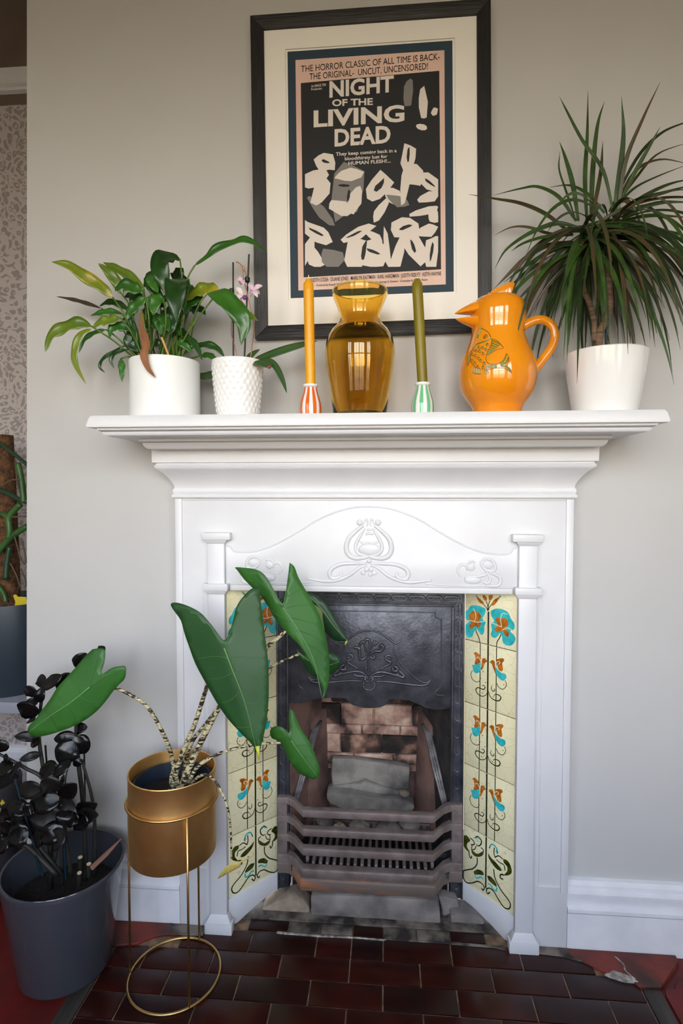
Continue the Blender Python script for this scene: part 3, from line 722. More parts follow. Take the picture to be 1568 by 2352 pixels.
ZT = [0.851, 0.7135, 0.5515, 0.390, 0.228, 0.0715]
P1 = zm(1040, 1350, 5.47); P2 = zm(1040, 1740, 5.47)
def q1(L_): return [on_panel(*P1(*p)) for p in L_]
def q2(L_): return [on_panel(*P2(*p)) for p in L_]
def clampu(L_): return [(min(max(u, 0.002), PLEN - 0.002), z) for u, z in L_]
def smooth2(L_, n=5, close=False):
    L2 = [V((a, b, 0)) for a, b in L_]
    if close: L2 = L2 + [L2[0]]
    return [(p.x, p.y) for p in cr(L2, n)]
for s in (-1, 1):
    MB().hexa([pan(s, 0, 0.068, -0.002), pan(s, PLEN, 0.068, -0.002), pan(s, PLEN, 0.068, -0.014), pan(s, 0, 0.068, -0.014)],
              [pan(s, 0, 0.852, -0.002), pan(s, PLEN, 0.852, -0.002), pan(s, PLEN, 0.852, -0.014), pan(s, 0, 0.852, -0.014)]).build('tile_backing', M_DARKJ, ins)
    tiles = []
    for k in range(5):
        z1, z0 = ZT[k] - 0.0009, ZT[k + 1] + 0.0009
        u0, u1 = 0.0006, PLEN - 0.0015
        m = MB().hexa([pan(s, u0, z0, 0), pan(s, u1, z0, 0), pan(s, u1, z0, -0.008), pan(s, u0, z0, -0.008)], [pan(s, u0, z1, 0), pan(s, u1, z1, 0), pan(s, u1, z1, -0.008), pan(s, u0, z1, -0.008)])
        tiles.append(m.build('painted_tile', M_CREAM, ins, bevel=0.0012))
    def line(L_, w, k, m=M_LINE, h=0.0004, nm='painted_line', taper=False):
        L_ = clampu(smooth2(L_)) if len(L_) > 2 else clampu(L_)
        n_ = len(L_); f = []; 
        for i, (u, z) in enumerate(L_):
            a = L_[max(i - 1, 0)]; b = L_[min(i + 1, n_ - 1)]
            tx, tz = b[0] - a[0], b[1] - a[1]; l_ = math.hypot(tx, tz) or 1
            ww = w*0.5*(1 if not taper else 0.35 + 0.65*math.sin(math.pi*(0.05 + 0.9*i/max(n_ - 1, 1))))
            f.append((u - tz/l_*ww, z + tx/l_*ww, u + tz/l_*ww, z - tx/l_*ww))
        mb = MB(); vs_ = []
        for a, b, c, d in f: vs_ += [pan(s, a, b, h), pan(s, c, d, h), pan(s, c, d, -0.0005), pan(s, a, b, -0.0005)]
        fs_ = [(i*4 + j, (i + 1)*4 + j, (i + 1)*4 + (j + 1) % 4, i*4 + (j + 1) % 4) for i in range(n_ - 1) for j in range(4)] + [(0, 1, 2, 3), tuple((n_ - 1)*4 + j for j in (3, 2, 1, 0))]
        mb.add(vs_, fs_).build(nm, m, tiles[k], smooth=0)
    def patch(L_, k, m, h=0.0005, nm='painted_petal', sm=True):
        L_ = clampu(smooth2(L_, 4, True)[:-1] if sm else L_)
        f = [pan(s, u, z, h) for u, z in L_]; MB().prism(f, [pan(s, u, z, -0.0005) for u, z in L_]).build(nm, m, tiles[k], smooth=0)
    # three upright stems
    su, _ = on_panel(*P1(440, 900)); sl_, _ = on_panel(*P1(342, 900)); sr_, _ = on_panel(*P1(546, 900))
    ztop0 = on_panel(*P1(440, 300))[1]
    for k in range(5):
        z1 = min(ZT[k] - 0.0012, ztop0); z0 = ZT[k + 1] + 0.0012
        if k == 4: z0 = on_panel(*P2(410, 1640))[1]
        line([(su, z1), (su, z0)], 0.0042, k, nm='painted_stem')
        if k in (1, 2, 3):
            for u_ in (sl_, sr_): line([(u_, z1), (u_, z0)], 0.0022, k, nm='painted_stem')
    # bell flowers, the same on the three middle tiles
    for k in (1, 2, 3):
        dz = ZT[k] - ZT[1]
        sh_ = lambda L_: [(u, z + dz) for u, z in q1(L_)]
        patch(sh_([(258, 820), (290, 808), (335, 845), (350, 885), (340, 930), (300, 962), (272, 955), (285, 900), (278, 850)]), k, M_AMBER)
        patch(sh_([(240, 968), (300, 962), (345, 940), (354, 985), (338, 1050), (295, 1075), (258, 1050), (250, 1010)]), k, M_TURQ)
        patch(sh_([(438, 935), (405, 888), (370, 890), (362, 940), (350, 1035), (375, 1010), (395, 955), (420, 932)]), k, M_AMBER)
        patch(sh_([(462, 935), (490, 908), (522, 925), (527, 985), (540, 1085), (515, 1030), (490, 962)]), k, M_AMBER)
        patch(sh_([(540, 912), (580, 888), (635, 890), (640, 920), (618, 950), (628, 1020), (615, 1050), (575, 1030), (555, 960)]), k, M_AMBER)
        patch(sh_([(540, 960), (560, 1020), (600, 1060), (660, 1085), (668, 1130), (640, 1165), (600, 1155), (560, 1110), (535, 1040)]), k, M_TURQ, h=0.0006)
        line(sh_([(300, 890), (305, 872), (325, 875), (345, 910), (354, 960), (352, 1000)]), 0.0016, k, M_SLIP, 0.0009)
        line(sh_([(575, 960), (592, 945), (580, 925), (555, 930), (540, 960), (560, 1020), (620, 1070)]), 0.0018, k, M_SLIP, 0.0010)
        line(sh_([(242, 1040), (225, 1090), (245, 1150), (290, 1182), (335, 1170), (346, 1130)]), 0.0015, k)
        line(sh_([(655, 1165), (672, 1210), (655, 1255), (620, 1275), (575, 1250), (550, 1200)]), 0.0015, k)
        line(sh_([(440, 1300), (410, 1350), (360, 1362), (310, 1330), (288, 1280), (310, 1255), (350, 1265), (385, 1278), (403, 1250), (388, 1225), (368, 1235)]), 0.0026, k, taper=True)
        line(sh_([(445, 1300), (470, 1370), (520, 1410), (575, 1420), (602, 1385), (580, 1350), (540, 1340), (512, 1352)]), 0.0028, k, taper=True)
        line(sh_([(488, 1230), (482, 1270), (505, 1300), (525, 1285), (515, 1265)]), 0.0020, k, taper=True)
        for c in ((405, 1185), (635, 1210), (365, 1315), (375, 1045), (500, 1365)):
            line(sh_([c, (c[0] + 8, c[1] + 14)]), 0.0016, k)
    # big open flowers and buds on the top tile
    patch(q1([(160, 300), (200, 262), (228, 225), (300, 222), (360, 240), (408, 265), (400, 330), (370, 390), (410, 430), (395, 480), (390, 560), (360, 592), (330, 560), (300, 520), (262, 560), (240, 615), (190, 625), (160, 560), (158, 470), (200, 430), (160, 380)]), 0, M_TURQ)
    patch(q1([(200, 340), (240, 300), (290, 292), (335, 320), (355, 370), (330, 410), (355, 450), (320, 500), (280, 480), (230, 520), (205, 480), (230, 430), (200, 390)]), 0, M_AMBER, h=0.0007)
    patch(q1([(478, 290), (540, 262), (620, 270), (690, 310), (730, 390), (770, 450), (770, 520), (720, 545), (770, 600), (782, 660), (740, 720), (680, 725), (630, 690), (615, 610), (590, 570), (560, 610), (515, 630), (475, 590), (490, 530), (480, 450), (520, 420), (480, 350)]), 0, M_TURQ)
    patch(q1([(530, 400), (570, 365), (600, 390), (650, 375), (690, 420), (690, 480), (650, 505), (700, 560), (690, 620), (650, 590), (620, 540), (560, 560), (520, 520), (560, 470)]), 0, M_AMBER, h=0.0007)
    line(q1([(272, 425), (290, 360), (275, 290), (255, 262)]), 0.0018, 0, M_SLIP, 0.0011); line(q1([(272, 425), (210, 410), (160, 440)]), 0.0018, 0, M_SLIP, 0.0011); line(q1([(272, 430), (340, 430), (402, 418)]), 0.0018, 0, M_SLIP, 0.0011)
    line(q1([(615, 490), (600, 400), (620, 325), (690, 330)]), 0.0018, 0, M_SLIP, 0.0011); line(q1([(615, 495), (540, 460), (480, 440)]), 0.0018, 0, M_SLIP, 0.0011); line(q1([(620, 530), (690, 505), (765, 550)]), 0.0018, 0, M_SLIP, 0.0011)
    line(q1([(272, 480), (300, 570), (330, 640), (338, 695)]), 0.0022, 0, nm='painted_stem'); line(q1([(612, 545), (590, 620), (555, 680), (546, 742)]), 0.0022, 0, nm='painted_stem')
    for c in ([(300, 105), (340, 140), (385, 185), (370, 205), (330, 180), (305, 140)], [(365, 95), (400, 95), (425, 130), (418, 162), (390, 150)], [(450, 95), (500, 95), (490, 140), (462, 162), (450, 130)], [(480, 205), (520, 150), (580, 120), (560, 165), (520, 215), (485, 222)]):
        patch(q1(c), 0, M_AMBER)
    for c in ([(440, 290), (420, 250), (380, 205)], [(440, 290), (435, 220), (415, 165)], [(440, 290), (445, 220), (462, 165)], [(440, 290), (455, 250), (480, 215)]): line(q1(c), 0.0018, 0)
    for c in ([(290, 95), (315, 130)], [(600, 100), (570, 135)]): line(q1(c), 0.004, 0, M_TURQ)
    # swirling roots and leaves on the lowest tile
    patch(q2([(125, 985), (165, 975), (200, 1010), (215, 1050), (180, 1075), (175, 1120), (200, 1170), (180, 1170), (140, 1120), (122, 1050)]), 4, M_OLIVE)
    line(q2([(200, 1170), (205, 1230), (225, 1265), (235, 1235)]), 0.003, 4)
    patch(q2([(230, 1150), (260, 1180), (310, 1210), (370, 1180), (378, 1220), (340, 1245), (280, 1240), (240, 1200)]), 4, M_OLIVE)
    line(q2([(270, 1010), (310, 990), (355, 1040), (350, 1090), (320, 1110), (290, 1090)]), 0.0034, 4, taper=True); line(q2([(215, 1010), (260, 1050), (265, 1090), (225, 1095)]), 0.0026, 4); line(q2([(240, 1100), (235, 1150), (275, 1150), (290, 1110)]), 0.0022, 4); line(q2([(350, 1130), (380, 1160), (375, 1215)]), 0.0026, 4)
    line(q2([(285, 1010), (320, 1005), (340, 1030)]), 0.0026, 4, M_TURQ, 0.0008)
    line(q2([(305, 1255), (300, 1340), (250, 1395), (180, 1410), (125, 1430), (130, 1510), (170, 1570), (240, 1575), (310, 1555), (370, 1590), (395, 1640), (375, 1665), (360, 1640)]), 0.003, 4)
    patch(q2([(260, 1430), (310, 1405), (370, 1430), (385, 1475), (330, 1470), (275, 1470)]), 4, M_OLIVE)
    line(q2([(275, 1480), (300, 1515), (345, 1500), (380, 1525)]), 0.0036, 4, M_TURQ, 0.0007)
    patch(q2([(430, 1480), (480, 1500), (530, 1560), (550, 1620), (500, 1590), (450, 1540)]), 4, M_OLIVE)
    line(q2([(440, 1580), (475, 1600), (500, 1650), (545, 1675), (550, 1630)]), 0.0036, 4, M_TURQ, 0.0007)
    line(q2([(470, 1100), (500, 1090), (550, 1140), (545, 1190)]), 0.0034, 4, M_TURQ, 0.0007); line(q2([(455, 1140), (480, 1095), (525, 1105), (560, 1180), (555, 1210)]), 0.0022, 4); line(q2([(520, 1130), (515, 1200), (530, 1260)]), 0.0026, 4)
    patch(q2([(440, 1200), (480, 1260), (540, 1320), (600, 1390), (605, 1425), (550, 1400), (490, 1330), (450, 1260)]), 4, M_OLIVE)
    line(q2([(530, 1250), (575, 1235), (625, 1275)]), 0.0026, 4); line(q2([(545, 1280), (590, 1320), (640, 1350), (655, 1420)]), 0.0024, 4)
    patch(q2([(630, 1270), (690, 1300), (730, 1380), (735, 1450), (690, 1480), (640, 1475), (680, 1430), (680, 1370), (640, 1320)]), 4, M_OLIVE)
    line(q2([(640, 1475), (600, 1470), (595, 1510), (630, 1530)]), 0.0034, 4)
    line(q2([(510, 1400), (530, 1520), (600, 1660), (690, 1780), (722, 1850), (700, 1900), (640, 1880), (570, 1780), (510, 1680), (455, 1640), (420, 1660), (435, 1710), (465, 1690)]), 0.003, 4)
# ---------------------------------------------------------------- framed poster
ZS = 1.2535                                         # top of the mantel shelf
M_FRAME = mat('black_grained_wood', (40, 39, 40), 0.5, col2=(24, 23, 24), nscale=24, stretch=(12, 12, 0.8), bump=0.5, bscale=24, bdist=0.003)
M_FRAMEH = mat('black_grained_wood_level', (40, 39, 40), 0.5, col2=(24, 23, 24), nscale=24, stretch=(0.8, 12, 12), bump=0.5, bscale=24, bdist=0.003)
M_MOUNT = mat('white_mount_board', (244, 240, 232), 0.85)
M_NAVY = mat('petrol_blue_card', (40, 60, 74), 0.7)
M_PINK = mat('faded_pink_paper', (232, 200, 184), 0.7, col2=(222, 186, 170), nscale=8)
M_INK = mat('black_print', (28, 29, 32), 0.65)
M_PALE = mat('off_white_print', (226, 216, 206), 0.65)
M_MIDP = mat('grey_print', (128, 124, 120), 0.65)
YP = YW - 0.012
C4 = [at(574, 35, YP - 0.012), at(1127, -5, YP - 0.012), at(1130, 758, YP - 0.012), at(585, 778, YP - 0.012)]   # TL TR BR BL
pic = thing('framed_poster', 'black wood framed film poster with white mount hanging above the mantel', 'picture', tuple((C4[2] + C4[3])/2))
def fpos(u, v, dy=0.0):                             # u across, v down, on the picture plane
    a = C4[0].lerp(C4[1], u); b = C4[3].lerp(C4[2], u); p = a.lerp(b, v); return V((p.x, YP - 0.012 + dy, p.z))
W_, H_ = (C4[1] - C4[0]).length, (C4[3] - C4[0]).length
fu, fv = 0.031/W_, 0.031/H_
quads = [[(0, 0), (1, 0), (1 - fu, fv), (fu, fv)], [(1, 0), (1, 1), (1 - fu, 1 - fv), (1 - fu, fv)], [(1, 1), (0, 1), (fu, 1 - fv), (1 - fu, 1 - fv)], [(0, 1), (0, 0), (fu, fv), (fu, 1 - fv)]]
for i, q in enumerate(quads):
    f = [fpos(*p) for p in q]; f[2].y += 0.003; f[3].y += 0.003
    MB().prism(f, [V((p.x, YW - 0.001, p.z)) for p in f]).build('frame_rail', M_FRAMEH if i % 2 == 0 else M_FRAME, pic, bevel=0.0012)
def card(u0, v0, u1, v1, dy, m, nm, th=0.001):
    f = [fpos(u0, v0, dy), fpos(u1, v0, dy), fpos(u1, v1, dy), fpos(u0, v1, dy)]
    return MB().prism(f, [p + V((0, th, 0)) for p in f]).build(nm, m, pic, smooth=0)
card(fu*0.9, fv*0.9, 1 - fu*0.9, 1 - fv*0.9, 0.012, M_MOUNT, 'backing_board', 0.002)
# mount with its window: four bevelled strips
K = zm(560, 0, 2.7034)
def uv(px, py):                                     # photo point -> picture coordinates
    p = at(px, py, YP - 0.004); v = 0.5; u = 0.5
    for _ in range(12):
        l = C4[0].lerp(C4[3], v); r = C4[1].lerp(C4[2], v); u = (p.x - l.x)/(r.x - l.x)
        t = C4[0].lerp(C4[1], u); b = C4[3].lerp(C4[2], u); v = (p.z - t.z)/(b.z - t.z)
    return u, v
def kuv(x, y): return uv(*K(x, y))
w0 = [kuv(258, 322), kuv(1310, 214), kuv(1318, 1815), kuv(275, 1872)]
wu0, wu1, wv0, wv1 = (w0[0][0] + w0[3][0])/2, (w0[1][0] + w0[2][0])/2, (w0[0][1] + w0[1][1])/2, (w0[2][1] + w0[3][1])/2
fu2, fv2 = fu*0.95, fv*0.95
ring = [(fu2, fv2), (1 - fu2, fv2), (1 - fu2, 1 - fv2), (fu2, 1 - fv2)]; inn = [(wu0, wv0), (wu1, wv0), (wu1, wv1), (wu0, wv1)]
mm = MB(); f = [fpos(*p, 0.0085) for p in ring] + [fpos(*p, 0.0085) for p in inn] + [fpos(*p, 0.0118) for p in inn]
mm.add(f, [(i, (i + 1) % 4, 4 + (i + 1) % 4, 4 + i) for i in range(4)] + [(4 + i, 4 + (i + 1) % 4, 8 + (i + 1) % 4, 8 + i) for i in range(4)])
mm.build('mount', M_MOUNT, pic, smooth=0)
n0 = [kuv(270, 327), kuv(1294, 232), kuv(1304, 1800), kuv(288, 1855)]
nu0, nu1, nv0, nv1 = (n0[0][0] + n0[3][0])/2, (n0[1][0] + n0[2][0])/2, (n0[0][1] + n0[1][1])/2, (n0[2][1] + n0[3][1])/2
card(nu0, nv0, nu1, nv1, 0.0112, M_NAVY, 'blue_backing_card', 0.0006)
p0 = [kuv(318, 378), kuv(1246, 296), kuv(1252, 1760), kuv(338, 1805)]
pu0, pu1, pv0, pv1 = (p0[0][0] + p0[3][0])/2, (p0[1][0] + p0[2][0])/2, (p0[0][1] + p0[1][1])/2, (p0[2][1] + p0[3][1])/2
poster = card(pu0, pv0, pu1, pv1, 0.0104, M_PINK, 'poster', 0.0006)
def ps(x, y):                                       # poster coordinates: x across, y down, both 0..1
    return (pu0 + (pu1 - pu0)*x, pv0 + (pv1 - pv0)*y)
def kps(x, y):
    u, v = kuv(x, y); return ((u - pu0)/(pu1 - pu0), (v - pv0)/(pv1 - pv0))
def flat(L_, m, nm, lay=1, sm=True, par=None):
    L2 = [kps(*p) for p in L_]
    if sm: L2 = smooth2(L2, 4, True)[:-1]
    f = [fpos(*ps(*p), 0.0104 - 0.0003*lay) for p in L2]
    return MB().prism(f, [p + V((0, 0.0001, 0)) for p in f]).build(nm, m, poster, smooth=0)
bk = [kps(352, 512), kps(1213, 435), kps(1224, 1670), kps(370, 1720)]
f = [fpos(*ps(*p), 0.0104 - 0.0003) for p in bk]
MB().prism(f, [p + V((0, 0.0001, 0)) for p in f]).build('black_field', M_INK, poster, smooth=0)
def words(txt, a, b, hgt, m, bold=0.0, lay=3):
    """a line of lettering set between two photo points along its baseline; hgt is cap height in enlarged pixels"""
    v, fc = text_mesh(txt, bold)
    x0 = min(p.x for p in v); x1 = max(p.x for p in v)
    A_ = V(kps(*a)); B_ = V(kps(*b)); d = B_ - A_
    ch = hgt/2.7034/H_ /1000 * 1.0
    c1 = V(kps(a[0], a[1] - hgt)); upv = c1 - A_
    out = []
    for p in v:
        q = A_ + d*((p.x - x0)/(x1 - x0)) + upv*(p.y/0.70)
        out.append(fpos(*ps(q.x, q.y), 0.0104 - 0.0003*lay))
    MB().add(out, fc).build('lettering', m, poster, smooth=0, fix=False)
words('THE HORROR CLASSIC OF ALL TIME IS BACK-', (354, 445), (1215, 366), 40, M_INK, 0.0)
words('THE ORIGINAL-  UNCUT, UNCENSORED!', (406, 492), (1142, 426), 40, M_INK, 0.0)
words('An IMAGE TEN', (417, 540), (509, 530), 16, M_PALE, 0.012); words('Production', (417, 559), (483, 552), 14, M_PALE, 0.012)
words('NIGHT', (530, 600), (930, 563), 96, M_PALE, 0.032)
words('OF THE', (547, 656), (800, 647), 40, M_PALE, 0.03)
words('LIVING', (432, 784), (996, 748), 98, M_PALE, 0.032)
words('DEAD', (562, 904), (910, 880), 102, M_PALE, 0.032)
words('They keep coming back in a', (570, 965), (948, 942), 21, M_PALE, 0.018)
words('bloodthirsty lust for', (626, 993), (890, 977), 20, M_PALE, 0.018)
words('HUMAN FLESH!...', (648, 1022), (912, 1006), 21, M_PALE, 0.02)
words("JUDITH O'DEA \u00b7 DUANE JONES \u00b7 MARILYN EASTMAN \u00b7 KARL HARDMAN \u00b7 JUDITH RIDLEY \u00b7 KEITH WAYNE", (412, 1750), (1224, 1708), 24, M_INK, 0.01)
words('Produced by Russell W Streiner and Karl Hardman \u00b7 Directed by George A. Romero \u00b7 Screenplay by John A. Russo', (450, 1776), (1140, 1740), 13, M_INK, 0.006)
# plain stand-in for the picture: loose pale and grey shapes on the black field, nobody in particular
def shard(cx, cy, rx, ry, rot, m, lay, seed, n=7):
    rr = random.Random(seed); c, s_ = math.cos(R(rot)), math.sin(R(rot)); L_ = []
    for i in range(n):
        a = 2*math.pi*(i + rr.uniform(-.25, .25))/n; k = rr.uniform(0.75, 1.15)
        x, y = rx*k*math.cos(a), ry*k*math.sin(a); L_.append((min(1206, max(378, cx + x*c - y*s_)), min(1655, max(455, cy + x*s_ + y*c))))
    flat(L_, m, 'printed_shape', lay, sm=False)
SH = ((430, 1110, 62, 40, -20, 0), (470, 1190, 36, 60, 20, 0), (500, 1005, 46, 40, 30, 0), (635, 1180, 70, 130, 8, 1), (600, 1290, 60, 30, 30, 0), (650, 1080, 60, 26, -10, 0), (690, 1240, 26, 60, 15, 0),
      (835, 1160, 50, 70, 30, 0), (925, 1215, 30, 44, -30, 0), (850, 1300, 20, 66, 35, 0), (960, 1245, 50, 24, 20, 1), (1020, 980, 38, 90, 4, 0), (1000, 1140, 18, 90, 5, 0), (1110, 640, 26, 96, 0, 0), (1020, 570, 24, 86, 4, 1),
      (1185, 690, 18, 26, 0, 0), (1100, 785, 34, 16, 20, 0), (1055, 1090, 40, 46, -30, 0), (1150, 1130, 60, 30, 40, 0), (1150, 1220, 60, 22, -20, 0), (440, 1440, 80, 36, 25, 0), (400, 1540, 22, 70, 20, 0), (440, 1610, 36, 56, -20, 0),
      (700, 1450, 76, 26, -25, 0), (690, 1570, 40, 80, 12, 0), (800, 1590, 60, 76, -10, 0), (810, 1470, 46, 18, 30, 0), (545, 1610, 50, 50, 0, 1), (890, 1560, 14, 90, -8, 0), (1000, 1410, 66, 46, 10, 0), (1060, 1530, 40, 90, -30, 0), (960, 1570, 26, 80, 15, 0), (1165, 1570, 30, 90, 8, 0), (1140, 1430, 46, 26, -20, 0), (1180, 1340, 30, 30, 0, 0), (470, 1300, 20, 80, -40, 1), (1120, 1310, 66, 14, -14, 0))
for i, a in enumerate(SH):
    k_ = 1.55 if a[1] > 1000 else 1.2
    shard(a[0], a[1], a[2]*k_, a[3]*k_, a[4], (M_PALE, M_MIDP)[a[5]], 1.6 + (i % 7)*0.25, i, 9)
for i, a in enumerate(((505, 1000, 22, 7, 20), (620, 1150, 26, 7, 0), (650, 1210, 8, 34, 10), (840, 1150, 12, 40, 40), (745, 1560, 10, 50, 10), (800, 1560, 30, 8, 20), (1000, 1410, 34, 8, -20), (1050, 1530, 8, 40, -20), (450, 1440, 40, 7, 25), (1150, 1130, 30, 7, 40), (1020, 960, 6, 40, 4), (1165, 1560, 7, 50, 8), (690, 1450, 40, 6, -25))):
    shard(a[0], a[1], a[2]*1.5, a[3]*1.3, a[4], M_INK, 3.6, 50 + i, 7)

# ---------------------------------------------------------------- candles and striped holders
M_WAXY = mat('yellow_wax', (238, 164, 22), 0.35, sss=0.1, col2=(246, 176, 36), nscale=12)
M_WAXG = mat('olive_wax', (138, 124, 22), 0.4, sss=0.1, col2=(120, 108, 18), nscale=30, stretch=(1, 1, 0.15))
M_WICK = mat('cotton_wick', (236, 226, 204), 0.8)
M_CER = mat('white_glazed_ceramic', (240, 238, 234), 0.12, coat=0.6)
M_ORST = mat('orange_glaze', (232, 104, 34), 0.15, coat=0.6)
M_GRST = mat('mint_green_glaze', (112, 190, 140), 0.15, coat=0.6)
HOLD = [(0.0, 0.0), (0.0205, 0.0), (0.0232, 0.006), (0.0238, 0.018), (0.0228, 0.030), (0.0195, 0.042), (0.0160, 0.052), (0.0142, 0.060), (0.0136, 0.0645), (0.0160, 0.066), (0.0172, 0.0685), (0.0160, 0.0712), (0.0125, 0.0715), (0.0118, 0.066), (0.0, 0.066)]
def holder(x, y, m, lb):
    t = thing('candle_holder', lb, 'candle holder', (x, y, ZS), 'striped candle holders')
    MB().lathe([(r, z + ZS) for r, z in HOLD], (x, y, 0), 48).build('body', M_CER, t, smooth=50)
    st = [(r + 0.00035, z + ZS) for r, z in HOLD[2:9]]
    for k in range(9):
        a = 2*math.pi*(k + 0.25)/9
        MB().lathe(st, (x, y, 0), 4, a, a + 0.36).build('stripe', m, t, smooth=50)
def candle(x, y, m, lb, x2, ztop, y2):
    t = thing('taper_candle', lb, 'candle', (x, y, ZS + 0.0665), 'taper candles')
    p0, p1 = V((x, y, ZS + 0.0668)), V((x2, y2, ztop))
    P = [p0.lerp(p1, k) for k in (0, 0.15, 0.4, 0.65, 0.88, 0.955, 0.965, 0.985, 0.998, 1)]
    MB().tube(P, [0.0108, 0.0110, 0.0112, 0.0112, 0.0113, 0.0110, 0.0098, 0.0062, 0.0055, 0.003], 24).build('wax', m, t, smooth=50)
    MB().tube([p1 - V((0, 0, 0.002)), p1 + V((0.0006, 0, 0.004)), p1 + V((0, 0, 0.009))], [0.0016, 0.0012, 0.0006], 6).build('wick', M_WICK, t)
ya = -0.125
p = at(713, 945, ya); holder(p.x, ya, M_ORST, 'white ceramic candle holder with orange stripes below the yellow candle')
c_ = at(711, 880, ya); e_ = at(708, 641, ya + 0.004); candle(p.x, ya, M_WAXY, 'tall yellow taper candle standing left of the amber vase', e_.x, e_.z, ya + 0.004)
p = at(970, 943, ya); holder(p.x, ya, M_GRST, 'white ceramic candle holder with mint green stripes below the olive candle')
e_ = at(957, 641, ya + 0.004); candle(p.x, ya, M_WAXG, 'tall olive green taper candle standing right of the amber vase', e_.x, e_.z, ya + 0.004)

# ---------------------------------------------------------------- amber glass vase
def glass():
    m = mat('amber_glass', (252, 218, 116), 0.03, trans=1.0, ior=1.45)
    return m
M_GLASS = glass()
yv = -0.112
vx = at(826, 945, yv).x
def vz(py): return at(826, py, yv).z
def vr(w): return w/2.0*0.000955
outp = [(vr(108), ZS + 0.0005), (vr(120), ZS + 0.003), (vr(134), vz(905)), (vr(146), vz(870)), (vr(155), vz(840)), (vr(160), vz(815)), (vr(158), vz(795)), (vr(148), vz(775)), (vr(130), vz(760)), (vr(110), vz(750)), (vr(97), vz(741)), (vr(92), vz(733)), (vr(93), vz(722)), (vr(102), vz(707)), (vr(115), vz(692)), (vr(124), vz(680)), (vr(127), vz(672)), (vr(124), vz(667))]
t_ = 0.0026
inp = [(max(r - t_, 0.001), z) for r, z in reversed(outp[2:-1])]
full = [(0.0005, ZS + 0.0005)] + outp + [(outp[-1][0] - 0.002, outp[-1][1] + 0.0006)] + inp + [(vr(104), ZS + 0.012), (0.0005, ZS + 0.010)]
vase = MB().lathe(full, (vx, yv, 0), 72).build('glass_vase', M_GLASS, smooth=60)
tag(vase, 'empty amber glass vase between the two taper candles', 'vase')

# ---------------------------------------------------------------- bird-headed jug
M_JUG = mat('orange_glazed_pottery', (240, 150, 22), 0.12, col2=(234, 140, 16), nscale=8, coat=0.7)
M_JLINE = mat('dark_brown_brush_line', (104, 52, 14), 0.3)
M_JGRN = mat('green_brush_stroke', (116, 118, 22), 0.3)
M_JDK = mat('green_dab', (70, 92, 24), 0.3)
yj = -0.108; J = zm(1030, 640, 5.807)
jx = at(1141, 940, yj).x
jug = thing('bird_jug', 'glossy orange pottery jug shaped like a crested bird with painted fish', 'jug', (jx, yj, ZS))
def jz(Y): return 1.2675 + (1745 - Y)*0.0001607
jp = [(0.0, ZS), (300, None), (335, 1700), (405, 1600), (462, 1500), (490, 1400), (500, 1300), (494, 1200), (472, 1100), (438, 1000), (395, 900), (356, 800), (338, 720), (342, 640), (356, 550), (358, 450), (338, 365), (300, 305), (248, 270), (160, 248), (60, 238), (2, 237)]
prof = [(0.0005, ZS), (0.047, ZS), (0.050, ZS + 0.004)] + [(w*0.0001625, jz(y_)) for w, y_ in jp[2:]]
def jr(z):
    for (r0, z0), (r1, z1) in zip(prof[:-1], prof[1:]):
        if z0 <= z <= z1 and z1 > z0: return r0 + (r1 - r0)*(z - z0)/(z1 - z0)
    return 0.01
PP = [(p.x, p.z) for p in cr([V((r, 0, z)) for r, z in prof[2:]], 4)]
body = MB().lathe([(0.0005, ZS), (0.047, ZS)] + [(max(r, 0.0004), z) for r, z in PP], (jx, yj, 0), 64).build('body', M_JUG, jug, smooth=60)
def on_jug(px, py, lift=0.0004):
    Y = yj - 0.07
    for _ in range(14):
        p = at(px, py, Y); r = jr(p.z) + lift; dx = p.x - jx
        Y = yj - math.sqrt(max(r*r - dx*dx, 1e-6))
    return at(px, py, Y)
def jl(L_, w, m=M_JLINE, nm='painted_line', par=None):
    P = cr([on_jug(*J(*p)) for p in L_], 4); w = w*1.5
    MB().tube(P, w, 5, flat=0.4, face=(0, 1, 0)).build(nm, m, par or body, smooth=0)
# fish
jl([(430, 660), (480, 680), (530, 720), (562, 780)], 0.0004); jl([(430, 660), (420, 700), (400, 740), (388, 790)], 0.0018, M_JGRN, 'painted_stroke')
jl([(565, 790), (500, 830), (430, 855), (365, 880)], 0.0014, M_JGRN, 'painted_stroke'); jl([(570, 800), (575, 860), (540, 930), (510, 1000), (495, 1060)], 0.0004)
jl([(490, 745), (515, 760), (508, 785), (480, 798), (465, 785), (475, 758), (490, 745)], 0.0004); jl([(495, 765), (483, 785)], 0.0013, M_JDK, 'painted_dab')
jl([(568, 800), (640, 825), (700, 880), (728, 925), (650, 945), (580, 985), (500, 1045)], 0.0004)
for k in range(7):
    a = (572 - k*9, 825 + k*32); b = (690 - k*24, 880 + k*22); jl([a, ((a[0] + b[0])/2, (a[1] + b[1])/2 - 4), b], 0.0012, M_JGRN, 'painted_stroke')
jl([(360, 885), (310, 950), (290, 1040), (300, 1110), (340, 1165), (400, 1200), (470, 1212), (560, 1210), (640, 1190)], 0.0004)
jl([(495, 1060), (510, 1110), (560, 1140), (640, 1140), (700, 1110), (745, 1060), (768, 995)], 0.0004); jl([(768, 995), (800, 1040), (800, 1100), (770, 1160), (690, 1165)], 0.0004); jl([(690, 1170), (760, 1165), (815, 1200), (842, 1260)], 0.0004); jl([(640, 1192), (740, 1195), (800, 1230), (842, 1262)], 0.0004)
for q in ([(770, 1010), (740, 1080), (690, 1140)], [(790, 1050), (770, 1110), (700, 1155)], [(700, 1165), (770, 1180), (830, 1240)], [(690, 1150), (740, 1110)]): jl(q, 0.0012, M_JGRN, 'painted_stroke')
